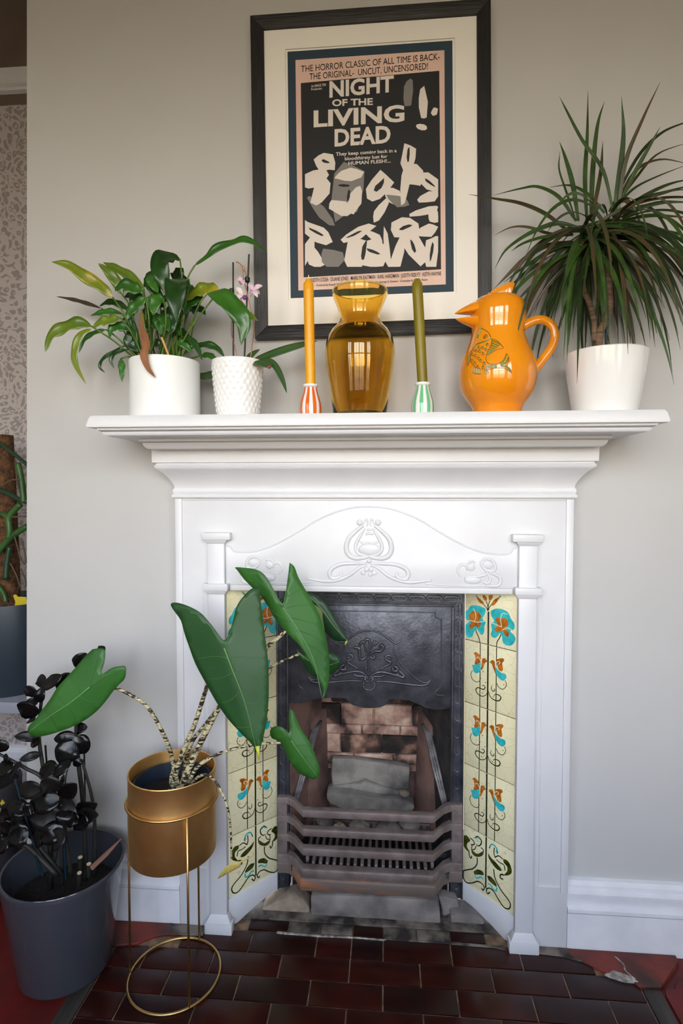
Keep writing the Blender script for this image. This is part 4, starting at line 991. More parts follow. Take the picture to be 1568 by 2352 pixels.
for k in range(7): jl([(505 + k*22, 1150 - k), (500 + k*22, 1205 - k*3)], 0.0012, M_JGRN, 'painted_stroke')
jl([(330, 1180), (326, 1255), (400, 1272), (525, 1272), (510, 1215)], 0.0004)
for k in range(6): jl([(340 + k*32, 1195 + k*3), (342 + k*32, 1262)], 0.0012, M_JGRN, 'painted_stroke')
jl([(310, 955), (270, 1000), (250, 1080), (248, 1160), (280, 1110), (295, 1060)], 0.0004)
for k in range(4): jl([(298 - k*6, 990 + k*35), (262 - k*2, 1040 + k*32)], 0.0010, M_JGRN, 'painted_stroke')
for q in ((335, 935), (408, 905), (458, 910), (520, 870), (372, 950), (418, 958), (500, 935), (318, 1000), (362, 1018), (462, 990), (402, 1055), (315, 1085), (432, 1085), (352, 1120), (475, 1120), (390, 1165), (460, 1170)):
    jl([(q[0] - 4, q[1] + 8), (q[0] + 5, q[1] - 8)], 0.0015, M_JDK, 'painted_dab')
    jl([(q[0] - 22, q[1] + 5), (q[0] - 15, q[1] + 24), (q[0] + 5, q[1] + 28), (q[0] + 20, q[1] + 12)], 0.00035)
# beak halves, comb, handle
def jp3(x, y, Y): return at(*J(x, y), Y)
def cone(base, tip, hw, hh, nm, up):
    b = jp3(*base, yj - 0.012); t = jp3(*tip, yj - 0.030)
    d = (t - b).normalized(); w = V((0, 0, 1)); s_ = d.cross(w).normalized(); w = s_.cross(d)
    mb = MB(); n_ = 14; rows_ = []
    for k in range(7):
        f_ = k/6; c = b.lerp(t, f_); sc = (1 - f_)**0.8 + 0.03
        rows_.append([c + s_*(hw*sc*math.cos(a)) + w*(hh*sc*math.sin(a)*(1 if math.sin(a)*up > 0 else 0.25)) for a in [2*math.pi*j/n_ for j in range(n_)]])
    vs_ = [p for r_ in rows_ for p in r_]
    fs_ = [(i*n_ + j, i*n_ + (j + 1) % n_, (i + 1)*n_ + (j + 1) % n_, (i + 1)*n_ + j) for i in range(6) for j in range(n_)] + [[6*n_ + j for j in range(n_)], list(range(n_ - 1, -1, -1))]
    mb.add(vs_, fs_).build(nm, M_JUG, jug, smooth=50)
cone((400, 432), (80, 468), 0.024, 0.022, 'upper_beak', 1); cone((380, 540), (92, 538), 0.022, 0.021, 'lower_beak', -1)
cb = [(480, 240), (478, 222), (500, 210), (520, 214), (526, 188), (545, 178), (562, 186), (570, 158), (592, 150), (606, 158), (615, 132), (636, 122), (652, 132), (662, 108), (684, 98), (700, 110), (708, 84), (730, 76), (744, 86), (756, 62), (778, 54), (792, 66), (802, 46), (822, 40), (836, 52), (848, 36), (872, 36), (878, 60), (878, 230), (700, 230), (560, 250)]
f = [jp3(x, y, yj - 0.006) for x, y in cb]; MB().prism(f, [p + V((0, 0.011, 0)) for p in f]).build('comb', M_JUG, jug, bevel=0.0018)
hd = [(985, 640), (1050, 600), (1130, 565), (1220, 548), (1310, 570), (1390, 650), (1415, 760), (1390, 880), (1330, 980), (1250, 1080), (1180, 1170), (1120, 1240)]
HP = cr([jp3(x, y, yj + 0.004) for x, y in hd], 5); k = len(HP)
MB().tube(HP, [0.0090 + 0.0012*abs(2*i/(k - 1) - 1) for i in range(k)], 16, flat=0.85, face=(0, 1, 0)).build('handle', M_JUG, jug, smooth=180)
# ---------------------------------------------------------------- plant materials
def leafmat(name, c1, c2, rough=0.35, nscale=10, coat=0.15, bump=0.15, bscale=60, stretch=None, nlo=0.35, nhi=0.65):
    return mat(name, c1, rough, col2=c2, nscale=nscale, nlo=nlo, nhi=nhi, coat=coat, bump=bump, bscale=bscale, stretch=stretch)
L_GRN = leafmat('lily_leaf_green', (56, 108, 28), (36, 82, 22))
L_DRK = leafmat('lily_leaf_dark', (34, 74, 22), (24, 56, 18))
L_OLV = leafmat('lily_leaf_olive', (112, 132, 34), (76, 104, 28))
L_YEL = leafmat('lily_leaf_yellowing', (110, 126, 26), (206, 168, 44), nscale=16, nlo=0.45, nhi=0.7)
L_BRN = leafmat('withered_leaf', (150, 98, 58), (104, 68, 40), rough=0.7, coat=0)
L_DBR = leafmat('dried_leaf', (70, 56, 40), (44, 36, 28), rough=0.7, coat=0)
S_GRN = mat('leaf_stalk_green', (96, 128, 38), 0.45, col2=(70, 104, 30), nscale=20)
S_TAN = mat('dry_stalk', (206, 160, 92), 0.6)
M_SOIL = mat('dark_potting_soil', (34, 26, 22), 0.95, col2=(16, 13, 12), nscale=90, bump=1.0, bscale=120, bdist=0.006)
M_POTW = mat('matt_white_ribbed_pot', (240, 242, 240), 0.45, bump=0.0)
M_POTG = mat('gloss_white_pot', (244, 244, 242), 0.12, coat=0.6)
def pot(prof, c, m, par, nm='pot', n=64):
    return MB().lathe(prof, c, n).build(nm, m, par, smooth=45)
def soil(c, r, z, par, seed=1, amp=0.003):
    rr = random.Random(seed); m = MB(); n_ = 20; vs_ = [(c[0], c[1], z)]; fs_ = []
    for k in range(1, 6):
        for j in range(n_):
            a = 2*math.pi*j/n_; q = r*k/5
            vs_.append((c[0] + q*math.cos(a), c[1] + q*math.sin(a), z + (rr.uniform(-amp, amp) if k < 5 else -0.002)))
    for j in range(n_): fs_.append((0, 1 + j, 1 + (j + 1) % n_))
    for k in range(4):
        for j in range(n_): fs_.append((1 + k*n_ + j, 1 + (k + 1)*n_ + j, 1 + (k + 1)*n_ + (j + 1) % n_, 1 + k*n_ + (j + 1) % n_))
    return m.add(vs_, fs_).build('soil', M_SOIL, par)

# ---------------------------------------------------------------- peace lily in a white ribbed pot
yl = -0.095; px_ = at(379, 900, yl); RP = 0.0775; ZP = at(379, 832, yl).z
lily = thing('potted_peace_lily', 'drooping peace lily with yellowing leaves in a white ribbed pot', 'potted plant', (px_.x, yl, ZS))
pr = [(0.0005, ZS), (RP - 0.002, ZS), (RP, ZS + 0.003)]
nz_ = 44
for i in range(nz_ + 1):
    z = ZS + 0.004 + (ZP - ZS - 0.006)*i/nz_
    pr.append((RP + (0.00045 if i % 2 else 0), z))
pr += [(RP - 0.001, ZP), (RP - 0.004, ZP), (RP - 0.0045, ZP - 0.03), (0.0005, ZP - 0.03)]
pot(pr, (px_.x, yl, 0), M_POTW, lily, n=72)
soil((px_.x, yl), RP - 0.006, ZP - 0.018, lily, 3)
A1 = zm(80, 540, 3.92); B1 = zm(340, 520, 3.92)
def P3(conv, L_, ys):
    n_ = len(L_); out = []
    for i, p in enumerate(L_):
        t = i/max(n_ - 1, 1); y = ys[0] + (ys[1] - ys[0])*t if len(ys) == 2 else ys[i]
        out.append(at(*conv(*p), y))
    return out
WPX = 1/3.92*0.00097
def lf(conv, L_, w, m, ys, stalk=None, tw=0.0, fold=0.2, face=(0.1, -1, 0.35), wave=0.25):
    P = P3(conv, L_, ys)
    o = ribbon(P, w*WPX*1.08, face, fold, tw, wave, seg=5).build('leaf', m, lily, smooth=180)
    if stalk:
        if len(stalk) == 1: stalk = [(stalk[0][0] + 4, stalk[0][1] + 60), stalk[0]]
        S = P3(conv, stalk, (yl + 0.0, ys[0])); MB().tube(cr(S + [P[0]], 4), [0.0019]*(4*len(S) + 1), 6).build('leaf_stalk', S_GRN, lily, smooth=180)
f_, b_ = -0.16, -0.05
lf(A1, [(700, 560), (600, 470), (450, 375), (300, 272), (150, 240)], 105, L_YEL, (-0.13, -0.16), [(960, 1100), (830, 760)])
lf(A1, [(600, 660), (450, 610), (330, 578), (195, 552)], 40, L_DBR, (-0.06, -0.05), [(930, 1100), (760, 800)])
lf(A1, [(510, 822), (390, 795), (270, 835), (150, 905), (95, 1050)], 120, L_OLV, (-0.15, -0.17), [(920, 1130), (720, 960), (570, 860)])
lf(A1, [(510, 845), (415, 895), (360, 1030), (370, 1170), (460, 1340)], 60, L_YEL, (-0.16, -0.18), None)
lf(A1, [(640, 850), (540, 880), (450, 940), (395, 1060)], 48, L_GRN, (-0.13, -0.13), [(930, 1120), (760, 940)])
lf(A1, [(980, 480), (860, 375), (720, 295), (615, 245)], 85, L_OLV, (-0.08, -0.07), [(1010, 1100), (1000, 700)])
lf(A1, [(790, 540), (740, 430), (660, 330), (570, 255)], 95, L_OLV, (-0.09, -0.1), [(980, 1100), (860, 660)])
lf(A1, [(970, 500), (890, 480), (800, 450), (720, 500)], 120, L_GRN, (-0.13, -0.14), [(1010, 1100), (1000, 700)])
lf(A1, [(1305, 215), (1200, 205), (1130, 260), (1150, 400), (1170, 520)], 165, L_DRK, (-0.11, -0.13, -0.15, -0.155, -0.15), [(1200, 1100), (1330, 600), (1318, 330)], fold=0.3)
lf(A1, [(1350, 395), (1290, 440), (1270, 560), (1275, 780)], 190, L_DRK, (-0.12, -0.15, -0.17, -0.175), [(1220, 1100), (1370, 560)], fold=0.25)
lf(A1, [(1120, 320), (1055, 400), (1080, 500), (1170, 590)], 120, L_DRK, (-0.12, -0.14), [(1150, 1100), (1130, 600)])
lf(A1, [(1100, 310), (1020, 400), (980, 470)], 70, L_DRK, (-0.08, -0.07), None)
lf(A1, [(1370, 500), (1320, 420), (1220, 340)], 120, L_DRK, (-0.07, -0.06), [(1250, 1100), (1380, 700)])
lf(B1, [(420, 350), (530, 275), (620, 195), (760, 150), (860, 118), (970, 160), (1075, 248)], 74, L_GRN, (-0.09, -0.11), [(230, 1180), (300, 700), (355, 470)])
lf(B1, [(640, 575), (540, 565), (440, 590), (345, 670)], 125, L_YEL, (-0.13, -0.12), [(260, 1190), (360, 950)])
lf(B1, [(500, 640), (420, 660), (350, 720), (330, 800)], 110, L_GRN, (-0.11, -0.12), None)
lf(B1, [(540, 600), (680, 650), (800, 770), (862, 890), (838, 1065)], 160, L_GRN, (-0.15, -0.17, -0.18, -0.18, -0.18), [(270, 1190), (360, 950), (460, 700)], fold=0.3)
lf(B1, [(760, 660), (870, 770), (990, 850)], 66, L_OLV, (-0.15, -0.16), None)
lf(B1, [(350, 760), (420, 740), (480, 750), (516, 800)], 74, L_GRN, (-0.06, -0.06), [(250, 1190), (320, 950)])
lf(B1, [(400, 1090), (520, 1065), (620, 1100), (688, 1175)], 66, L_DRK, (-0.10, -0.11), [(300, 1200)])
lf(B1, [(470, 1165), (560, 1165), (630, 1228)], 56, L_GRN, (-0.08, -0.09), [(330, 1210)])
lf(B1, [(300, 1000), (380, 1020), (440, 1090), (490, 1210)], 60, L_DRK, (-0.12, -0.14), None)
lf(A1, [(960, 670), (970, 850), (1005, 990), (985, 1090), (1020, 1200), (1085, 1282)], 66, L_BRN, (-0.16, -0.165, -0.175, -0.182, -0.184, -0.184), [(1000, 900)], fold=0.45)
lf(A1, [(790, 1000), (690, 1060), (610, 1120), (585, 1190), (632, 1238)], 34, L_DRK, (-0.10, -0.10), [(930, 1120), (860, 1010)])
lf(A1, [(850, 1030), (740, 1055), (685, 1120), (712, 1198)], 40, L_DRK, (-0.13, -0.13), [(940, 1120)])
lf(A1, [(772, 1115), (785, 1200), (785, 1320)], 58, L_GRN, (-0.15, -0.16), [(930, 1120), (840, 1095)])
lf(A1, [(850, 680), (750, 620), (660, 605), (580, 640)], 66, L_DRK, (-0.08, -0.08), [(970, 1100), (920, 850)])
lf(A1, [(790, 710), (680, 690), (590, 700), (500, 725)], 62, L_GRN, (-0.11, -0.11), [(970, 1100), (880, 860)])
lf(A1, [(770, 745), (680, 770), (600, 780), (520, 835)], 96, L_OLV, (-0.14, -0.14), [(960, 1100), (870, 880)])
lf(A1, [(880, 860), (780, 825), (700, 840), (670, 925)], 90, L_GRN, (-0.13, -0.14), [(970, 1110)])
lf(A1, [(1000, 560), (930, 620), (860, 690), (832, 760)], 100, L_GRN, (-0.15, -0.15), [(1020, 1100), (1030, 800)])
lf(A1, [(960, 540), (900, 580), (860, 640)], 90, L_DRK, (-0.10, -0.10), None)
lf(A1, [(1160, 570), (1090, 600), (1065, 720)], 130, L_GRN, (-0.15, -0.16), [(1120, 1100), (1180, 800)])
lf(A1, [(980, 790), (1060, 790), (1115, 860)], 100, L_DRK, (-0.13, -0.14), [(1030, 1100)])
lf(A1, [(860, 750), (880, 900), (930, 1080)], 90, L_GRN, (-0.11, -0.11), None)
lf(A1, [(830, 880), (860, 980), (930, 1050)], 90, L_DRK, (-0.12, -0.12), None)
lf(A1, [(1060, 960), (1100, 980), (1130, 1010)], 90, L_DRK, (-0.10, -0.10), None)
lf(A1, [(1250, 880), (1330, 900), (1400, 1000)], 100, L_DRK, (-0.09, -0.09), None)
lf(A1, [(1280, 960), (1340, 980), (1420, 1060)], 80, L_GRN, (-0.12, -0.12), None)
lf(A1, [(1010, 620), (940, 560), (870, 540), (800, 560)], 80, L_DRK, (-0.07, -0.07), None)
lf(A1, [(1200, 640), (1240, 700), (1230, 820), (1215, 900)], 110, L_DRK, (-0.13, -0.14), None)
lf(A1, [(1390, 560), (1440, 620), (1430, 720)], 110, L_DRK, (-0.08, -0.08), None)
lf(A1, [(900, 700), (840, 760), (800, 840)], 90, L_DRK, (-0.09, -0.09), None)
lf(A1, [(1080, 700), (1110, 780), (1140, 900)], 80, L_GRN, (-0.13, -0.14), None)
lf(A1, [(1040, 360), (1060, 430), (1110, 520)], 90, L_GRN, (-0.14, -0.15), None)
lf(A1, [(1260, 380), (1300, 330), (1290, 420)], 90, L_DRK, (-0.09, -0.09), None)
rl = random.Random(17)
for i in range(22):                                 # the thicket of stalks and inner leaves above the soil
    bx_ = rl.uniform(960, 1340); tx = bx_ + rl.uniform(-120, 120); ty = rl.uniform(480, 820); yy = rl.uniform(-0.13, -0.03)
    S = P3(A1, [(bx_, 1140), ((bx_ + tx)/2 + rl.uniform(-20, 20), (1130 + ty)/2), (tx, ty)], (yl + rl.uniform(-.03, .03), yy))
    MB().tube(cr(S, 5), [0.0026 - 0.0012*k/10 for k in range(11)], 6).build('leaf_stalk', S_TAN if i == 3 else S_GRN, lily, smooth=180)
    if i % 2 == 0:
        dx = rl.choice((-1, 1))*rl.uniform(60, 150)
        lf(A1, [(tx, ty), (tx + dx*0.5, ty + rl.uniform(-30, 40)), (tx + dx, ty + rl.uniform(60, 160))], rl.uniform(70, 110), rl.choice((L_DRK, L_GRN, L_DRK)), (yy, max(yy - 0.02, -0.15)))
S = P3(A1, [(1220, 1130), (1180, 1020), (1140, 920)], (-0.13, -0.14)); MB().tube(cr(S, 4), 0.0028, 6).build('dry_stalk', S_TAN, lily, smooth=180)

# ---------------------------------------------------------------- orchid in an embossed white pot
yo = -0.105; po = at(546, 900, yo); ZO = at(546, 832, yo).z; R1 = at(604, 840, yo).x - po.x; R0 = 0.045
orc = thing('potted_orchid', 'fading orchid with two black support sticks in an embossed white pot', 'potted plant', (po.x, yo, ZS))
def rim_r(t): return R0 + (R1 - R0)*(t**0.8)
m = MB(); nk, na = 66, 182; vs_ = []
for i in range(nk + 1):
    t = i/nk; z = ZS + (ZO - ZS)*t
    for j in range(na):
        a = 2*math.pi*j/na
        d = 0.0
        if 0.03 < t < 0.94:
            row = t*11; col_ = a/(2*math.pi)*26 + (0.5 if int(row) % 2 else 0)
            fx = (col_ % 1) - 0.5; fz = (row % 1) - 0.5
            d = 0.0015*max(0, 1 - (fx*fx*9 + fz*fz*4.2))
        r = rim_r(t) + d - (0.002 if i == 0 else 0)
        vs_.append((po.x + r*math.cos(a), yo + r*math.sin(a), z))
fs_ = [(i*na + j, i*na + (j + 1) % na, (i + 1)*na + (j + 1) % na, (i + 1)*na + j) for i in range(nk) for j in range(na)] + [list(range(na - 1, -1, -1))]
k0 = nk*na
for q, (dr, dz) in enumerate(((-0.003, 0.0012), (-0.005, -0.002), (-0.007, -0.03))):
    for j in range(na):
        a = 2*math.pi*j/na; r = R1 + dr; vs_.append((po.x + r*math.cos(a), yo + r*math.sin(a), ZO + dz))
    b0 = (nk + 1 + q)*na; a0_ = b0 - na
    fs_ += [(a0_ + j, a0_ + (j + 1) % na, b0 + (j + 1) % na, b0 + j) for j in range(na)]
m.add(vs_, fs_).build('pot', M_POTG, orc, smooth=180)
soil((po.x, yo), R1 - 0.006, ZO - 0.012, orc, 5)
M_STICK = mat('black_plastic_stick', (20, 20, 22), 0.4); M_PETAL = mat('pale_pink_petal', (238, 218, 222), 0.5, col2=(220, 182, 204), nscale=40, sss=0.1); M_LIP = mat('purple_lip', (126, 52, 140), 0.4)
M_SPIKE = mat('pinkish_flower_stalk', (190, 138, 106), 0.55, col2=(160, 104, 76), nscale=30)
for a, b, c in (((765, 325), (767, 1215), (752, 585)), ((908, 252), (865, 1220), (893, 480))):
    w = [at(*B1(*b), yo - 0.01), at(*B1(*a), yo - 0.012)]; MB().tube(w, 0.0019, 8).build('support_stick', M_STICK, orc, smooth=60)
    q = at(*B1(*c), yo - 0.012); MB().tube([q - V((0, 0, 0.006)), q - V((0, 0, 0.004)), q + V((0, 0, 0.004)), q + V((0, 0, 0.006))], [0.004, 0.0058, 0.0058, 0.004], 10).build('clip', M_STICK, orc, smooth=40)
for L_ in ([(805, 1210), (780, 1080), (752, 980), (750, 880), (765, 780)], [(918, 1225), (935, 1080), (955, 920), (935, 800), (905, 660), (875, 540)], [(885, 450), (870, 400), (850, 360), (820, 330), (790, 318)], [(875, 540), (860, 480), (855, 420), (850, 370)]):
    MB().tube(cr(P3(B1, L_, (yo - 0.008, yo - 0.016)), 5), 0.0013, 6).build('flower_stalk', M_SPIKE, orc, smooth=180)
MB().ball(at(*B1(860, 380), yo - 0.016), 0.0045, 6, (0.7, 0.7, 1.3)).build('bud', M_SPIKE, orc, smooth=180)
MB().ball(at(*B1(805, 322), yo - 0.016), 0.002, 5, (1, 1, 1)).build('bud', M_SPIKE, orc, smooth=180)
for c, tips in (((950, 575), [(1030, 535), (1005, 610), (985, 640), (900, 520), (920, 635)]), ((850, 620), [(795, 545), (790, 590), (800, 668), (870, 700), (865, 720)]), ((845, 490), [(795, 475), (830, 530), (865, 525)])):
    C0 = at(*B1(*c), yo - 0.02)
    for i, tp in enumerate(tips):
        e_ = at(*B1(*tp), yo - 0.02 + 0.012*math.sin(i*2.1)); mid = C0.lerp(e_, 0.5) + V((0, -0.003, 0.002))
        ribbon([C0, mid, e_], 0.011, (0.2*math.sin(i), -1, 0.2), 0.25, 0.4, 0.1, seg=4).build('petal', M_PETAL, orc, smooth=180)
MB().ball(at(*B1(868, 640), yo - 0.024), 0.0045, 6, (1, 0.8, 1.2)).build('flower_lip', M_LIP, orc, smooth=180)
L_ORC = leafmat('orchid_leaf', (62, 92, 46), (46, 76, 36), rough=0.4)
for L_, w, ys in (([(900, 1240), (1050, 1180), (1250, 1110), (1400, 1065), (1520, 1030)], 95, (-0.11, -0.07)), ([(960, 1230), (1080, 1210), (1150, 1270), (1210, 1390), (1248, 1500)], 62, (-0.13, -0.16)),
                  ([(640, 1340), (560, 1350), (500, 1350), (448, 1325)], 120, (-0.05, -0.03)), ([(870, 1240), (930, 1160), (1005, 1105)], 60, (-0.09, -0.06)), ([(930, 1235), (1020, 1235), (1090, 1260), (1105, 1262)], 80, (-0.14, -0.16))):
    ribbon(P3(B1, L_, ys), w*WPX, (0.15, -0.9, 0.6), 0.25, 0, 0, seg=6).build('leaf', L_ORC, orc, smooth=180)
MB().ball(at(*B1(1090, 1265), -0.162), 0.004, 6, (1.2, 0.8, 1)).build('reddish_leaf_tip', mat('reddish_leaf_edge', (130, 56, 60), 0.5), orc, smooth=180)

# ---------------------------------------------------------------- dragon tree in a glossy white pot
yd = -0.098; pd = at(1385, 900, yd); D = zm(1000, 160, 2.7606)
drc = thing('potted_dragon_tree', 'spiky dragon tree with red-edged leaves in a glossy white pot', 'potted plant', (pd.x + 0.002, yd, ZS))
ZD = 1.386; RD1 = 0.0845; RD0 = 0.064; cx_ = pd.x + 0.003
pot([(0.0005, ZS), (RD0 - 0.002, ZS), (RD0, ZS + 0.003), (RD1 - 0.0005, ZD - 0.002), (RD1 - 0.002, ZD), (RD1 - 0.004, ZD - 0.001), (RD1 - 0.008, ZD - 0.035), (0.0005, ZD - 0.035)], (cx_, yd, 0), M_POTG, drc)
soil((cx_, yd), RD1 - 0.007, ZD - 0.018, drc, 6)
M_BARK = mat('ringed_dragon_bark', (150, 124, 100), 0.8, col2=(104, 84, 66), nscale=60, stretch=(0.4, 0.4, 3), bump=0.7, bscale=90)
for L_, r0, r1 in (([(1030, 1790), (1038, 1690), (1060, 1620), (1095, 1540), (1105, 1440), (1085, 1280), (1090, 1080)], 0.0085, 0.006), ([(1005, 1720), (1005, 1600), (975, 1480), (938, 1390), (935, 1240), (940, 1080)], 0.0055, 0.0048)):
    P = cr(P3(D, L_, (yd, yd - 0.005)), 5); n_ = len(P)
    MB().tube(P, [r0 + (r1 - r0)*i/(n_ - 1) + 0.0004*(i % 2) for i in range(n_)], 10).build('stem', M_BARK, drc, smooth=180)
MB().tube(P3(D, [(1080, 1800), (1083, 1500), (1085, 1230)], (yd + 0.012, yd + 0.012)), 0.0026, 8).build('plant_stake', mat('dark_blue_stake', (22, 34, 48), 0.4), drc, smooth=60)
D1 = leafmat('dragon_leaf', (58, 86, 30), (36, 60, 22), rough=0.4, nscale=30)
D2 = leafmat('dragon_leaf_dark', (42, 62, 26), (28, 44, 20), rough=0.4, nscale=30)
D3 = leafmat('dragon_leaf_reddish', (78, 58, 34), (52, 60, 26), rough=0.45, nscale=30)
dprof = lambda t: (0.55 + 0.45*min(1, t*4))*(1 - max(0, (t - 0.35)/0.65)**1.6)
DPX = 1/2.7606*0.00098
rd = random.Random(5)
YMAX = YW - 0.006
def dl(P, w, m=None, tw=0.0, face=None):
    P = [V((p.x, min(p.y, YMAX), p.z)) for p in P]
    ribbon(P, w, face or (rd.uniform(-.4, .4), -1, rd.uniform(.1, .7)), 0.22, tw, 0, seg=5, thick=0.0004, prof=dprof).build('leaf', m or rd.choice((D1, D1, D2, D3)), drc, smooth=180)
for L_, w in (([(960, 1000), (945, 700), (960, 420), (966, 135)], 26), ([(985, 960), (995, 650), (1025, 360), (1070, 200)], 26), ([(1125, 1000), (1160, 720), (1190, 420), (1178, 170)], 30), ([(1150, 960), (1200, 600), (1310, 320), (1425, 75)], 22),
              ([(1125, 900), (1060, 640), (930, 450), (835, 270), (785, 170)], 20), ([(905, 960), (870, 730), (822, 560), (785, 455)], 24), ([(880, 930), (825, 770), (782, 630), (790, 515)], 17), ([(995, 920), (1045, 660), (1060, 450)], 22), ([(1120, 930), (1270, 640), (1365, 470), (1425, 360)], 22),
              ([(1100, 900), (1270, 570), (1420, 410), (1570, 340), (1640, 325)], 17), ([(890, 960), (780, 810), (650, 745), (540, 755), (370, 795)], 27), ([(1070, 910), (960, 790), (850, 735), (720, 745)], 24), ([(870, 1050), (700, 920), (540, 850), (380, 820), (210, 790)], 30),
              ([(900, 1000), (780, 975), (670, 1005), (550, 1065), (440, 1150), (375, 1262)], 28), ([(860, 1050), (720, 1040), (590, 1000), (480, 1000), (370, 1050)], 18), ([(870, 1050), (700, 1060), (560, 1100), (480, 1150)], 24), ([(870, 1090), (700, 1120), (560, 1205), (450, 1310), (370, 1390)], 30), ([(890, 1120), (740, 1150), (580, 1240), (430, 1350)], 28),
              ([(1130, 940), (1300, 825), (1450, 780), (1640, 725)], 28), ([(1160, 920), (1380, 855), (1500, 840), (1660, 845)], 30), ([(1150, 960), (1350, 930), (1480, 930), (1640, 940)], 28), ([(1130, 860), (1200, 830), (1265, 900), (1310, 1010)], 32), ([(1180, 940), (1320, 870), (1410, 930), (1480, 1050), (1525, 1165)], 34),
              ([(1150, 1030), (1320, 1020), (1450, 1060), (1560, 1180), (1640, 1300)], 26), ([(1130, 890), (1250, 760), (1400, 680), (1600, 600)], 16), ([(1120, 900), (1260, 650), (1420, 570), (1600, 595)], 16), ([(1130, 880), (1260, 700), (1400, 540), (1600, 460)], 15), ([(1090, 940), (1040, 1020), (990, 1160), (1020, 1275)], 36), ([(930, 990), (935, 1080), (970, 1190), (1018, 1275)], 34),
              ([(900, 1080), (780, 1160), (680, 1300), (560, 1420), (490, 1500)], 24), ([(1150, 900), (1360, 780), (1500, 720), (1640, 690)], 20)):
    y0 = rd.uniform(-0.12, -0.07); dl(P3(D, L_, (y0, y0 + rd.uniform(-0.06, 0.04))), w*DPX*1.1)
ca = at(*D(935, 1080), yd - 0.003); cb_ = at(*D(1092, 1040), yd - 0.003)
for i in range(165):
    c = (ca, cb_)[i % 2] + V((0, 0, rd.uniform(-0.035, 0.03)))
    az = rd.uniform(0, 2*math.pi); el = R(rd.uniform(-25, 45)); ln = rd.uniform(0.22, 0.37)
    h = V((math.cos(az), math.sin(az)*0.75 - 0.22, 0)); h.normalize()
    if c is ca and h.x > 0.6: h.x *= 0.4
    P = []; p = c.copy(); d = (h*math.cos(el) + V((0, 0, math.sin(el)))).normalized(); st = ln/7; dr = rd.uniform(0.2, 0.42)
    for k in range(8):
        P.append(p.copy()); d = (d + V((0, 0, -dr))).normalized(); p = p + d*st
        if p.y > YMAX: p.y = YMAX; d.y = min(d.y, 0)
    if min(q.z for q in P) < ZS + 0.03: P = [q for q in P if q.z > ZS + 0.03]
    if any(q.x < 0.37 and q.z < 1.545 for q in P) and rd.random() < 0.85: continue
    if len(P) > 3: dl(P, rd.uniform(0.0075, 0.0112), face=(rd.uniform(-.5, .5), -1, rd.uniform(.2, .9)))
# ---------------------------------------------------------------- gold plant stand, planter and zebra-stemmed alocasia
M_GOLD = mat('brushed_gold_metal', (240, 196, 128), 0.48, metal=1.0, col2=(232, 184, 114), nscale=30, bump=0.05, bscale=200)
M_GWIRE = mat('gold_wire', (226, 188, 120), 0.34, metal=1.0)
M_NAVYPOT = mat('navy_plastic_pot', (34, 44, 58), 0.45)
gx, gy = -0.4320, -0.1525
stand = thing('plant_stand', 'slim gold wire plant stand with round hoops and three legs', 'plant stand', (gx, gy, 0))
def hoop(z, r, nm):
    n_ = 72; P = [V((gx + r*math.cos(2*math.pi*i/n_), gy + r*math.sin(2*math.pi*i/n_), z)) for i in range(n_ + 1)]
    MB().tube(P, 0.0028, 8, cap=False).build(nm, M_GWIRE, stand, smooth=180)
ZH, RH = 0.413, 0.0985
hoop(ZH, RH, 'upper_hoop'); hoop(0.0045, 0.1010, 'base_hoop')
for px, py in ((302, 2235), (432, 2309), (462, 2152)):
    q = atz(px, py, 0.004); a = math.atan2(q.y - gy, q.x - gx)
    MB().tube([(gx + 0.101*math.cos(a), gy + 0.101*math.sin(a), 0.0045), (gx + (RH + 0.001)*math.cos(a), gy + (RH + 0.001)*math.sin(a), ZH)], 0.0026, 8).build('leg', M_GWIRE, stand, smooth=180)
RG = 0.0938; Z0, Z1 = 0.292, 0.477
pl_ = MB().lathe([(0.0005, Z0), (RG - 0.001, Z0), (RG, Z0 + 0.0015), (RG, ZH - 0.006), (RG + 0.0008, ZH - 0.003), (RG, ZH), (RG, Z1 - 0.003), (RG + 0.001, Z1 - 0.0015), (RG, Z1), (RG - 0.002, Z1 - 0.0005), (RG - 0.0025, Z1 - 0.004), (RG - 0.0025, Z0 + 0.004), (0.0005, Z0 + 0.004)], (gx, gy, 0), 80).build('gold_planter', M_GOLD, smooth=45)
tag(pl_, 'round brushed gold planter held in the wire plant stand', 'planter')
M_SEAM = M_GOLD
alo = thing('potted_alocasia', 'arrow-leaved alocasia with zebra-striped stalks growing from a navy pot', 'potted plant', (gx, gy, Z0 + 0.005))
RN = 0.083; ZN = 0.452
pot([(0.0005, Z0 + 0.005), (0.064, Z0 + 0.005), (RN, ZN - 0.004), (RN + 0.001, ZN), (RN - 0.002, ZN), (RN - 0.004, ZN - 0.02), (RN - 0.008, ZN - 0.045), (0.0005, ZN - 0.045)], (gx, gy, 0), M_NAVYPOT, alo)
soil((gx, gy), RN - 0.006, ZN - 0.03, alo, 9)
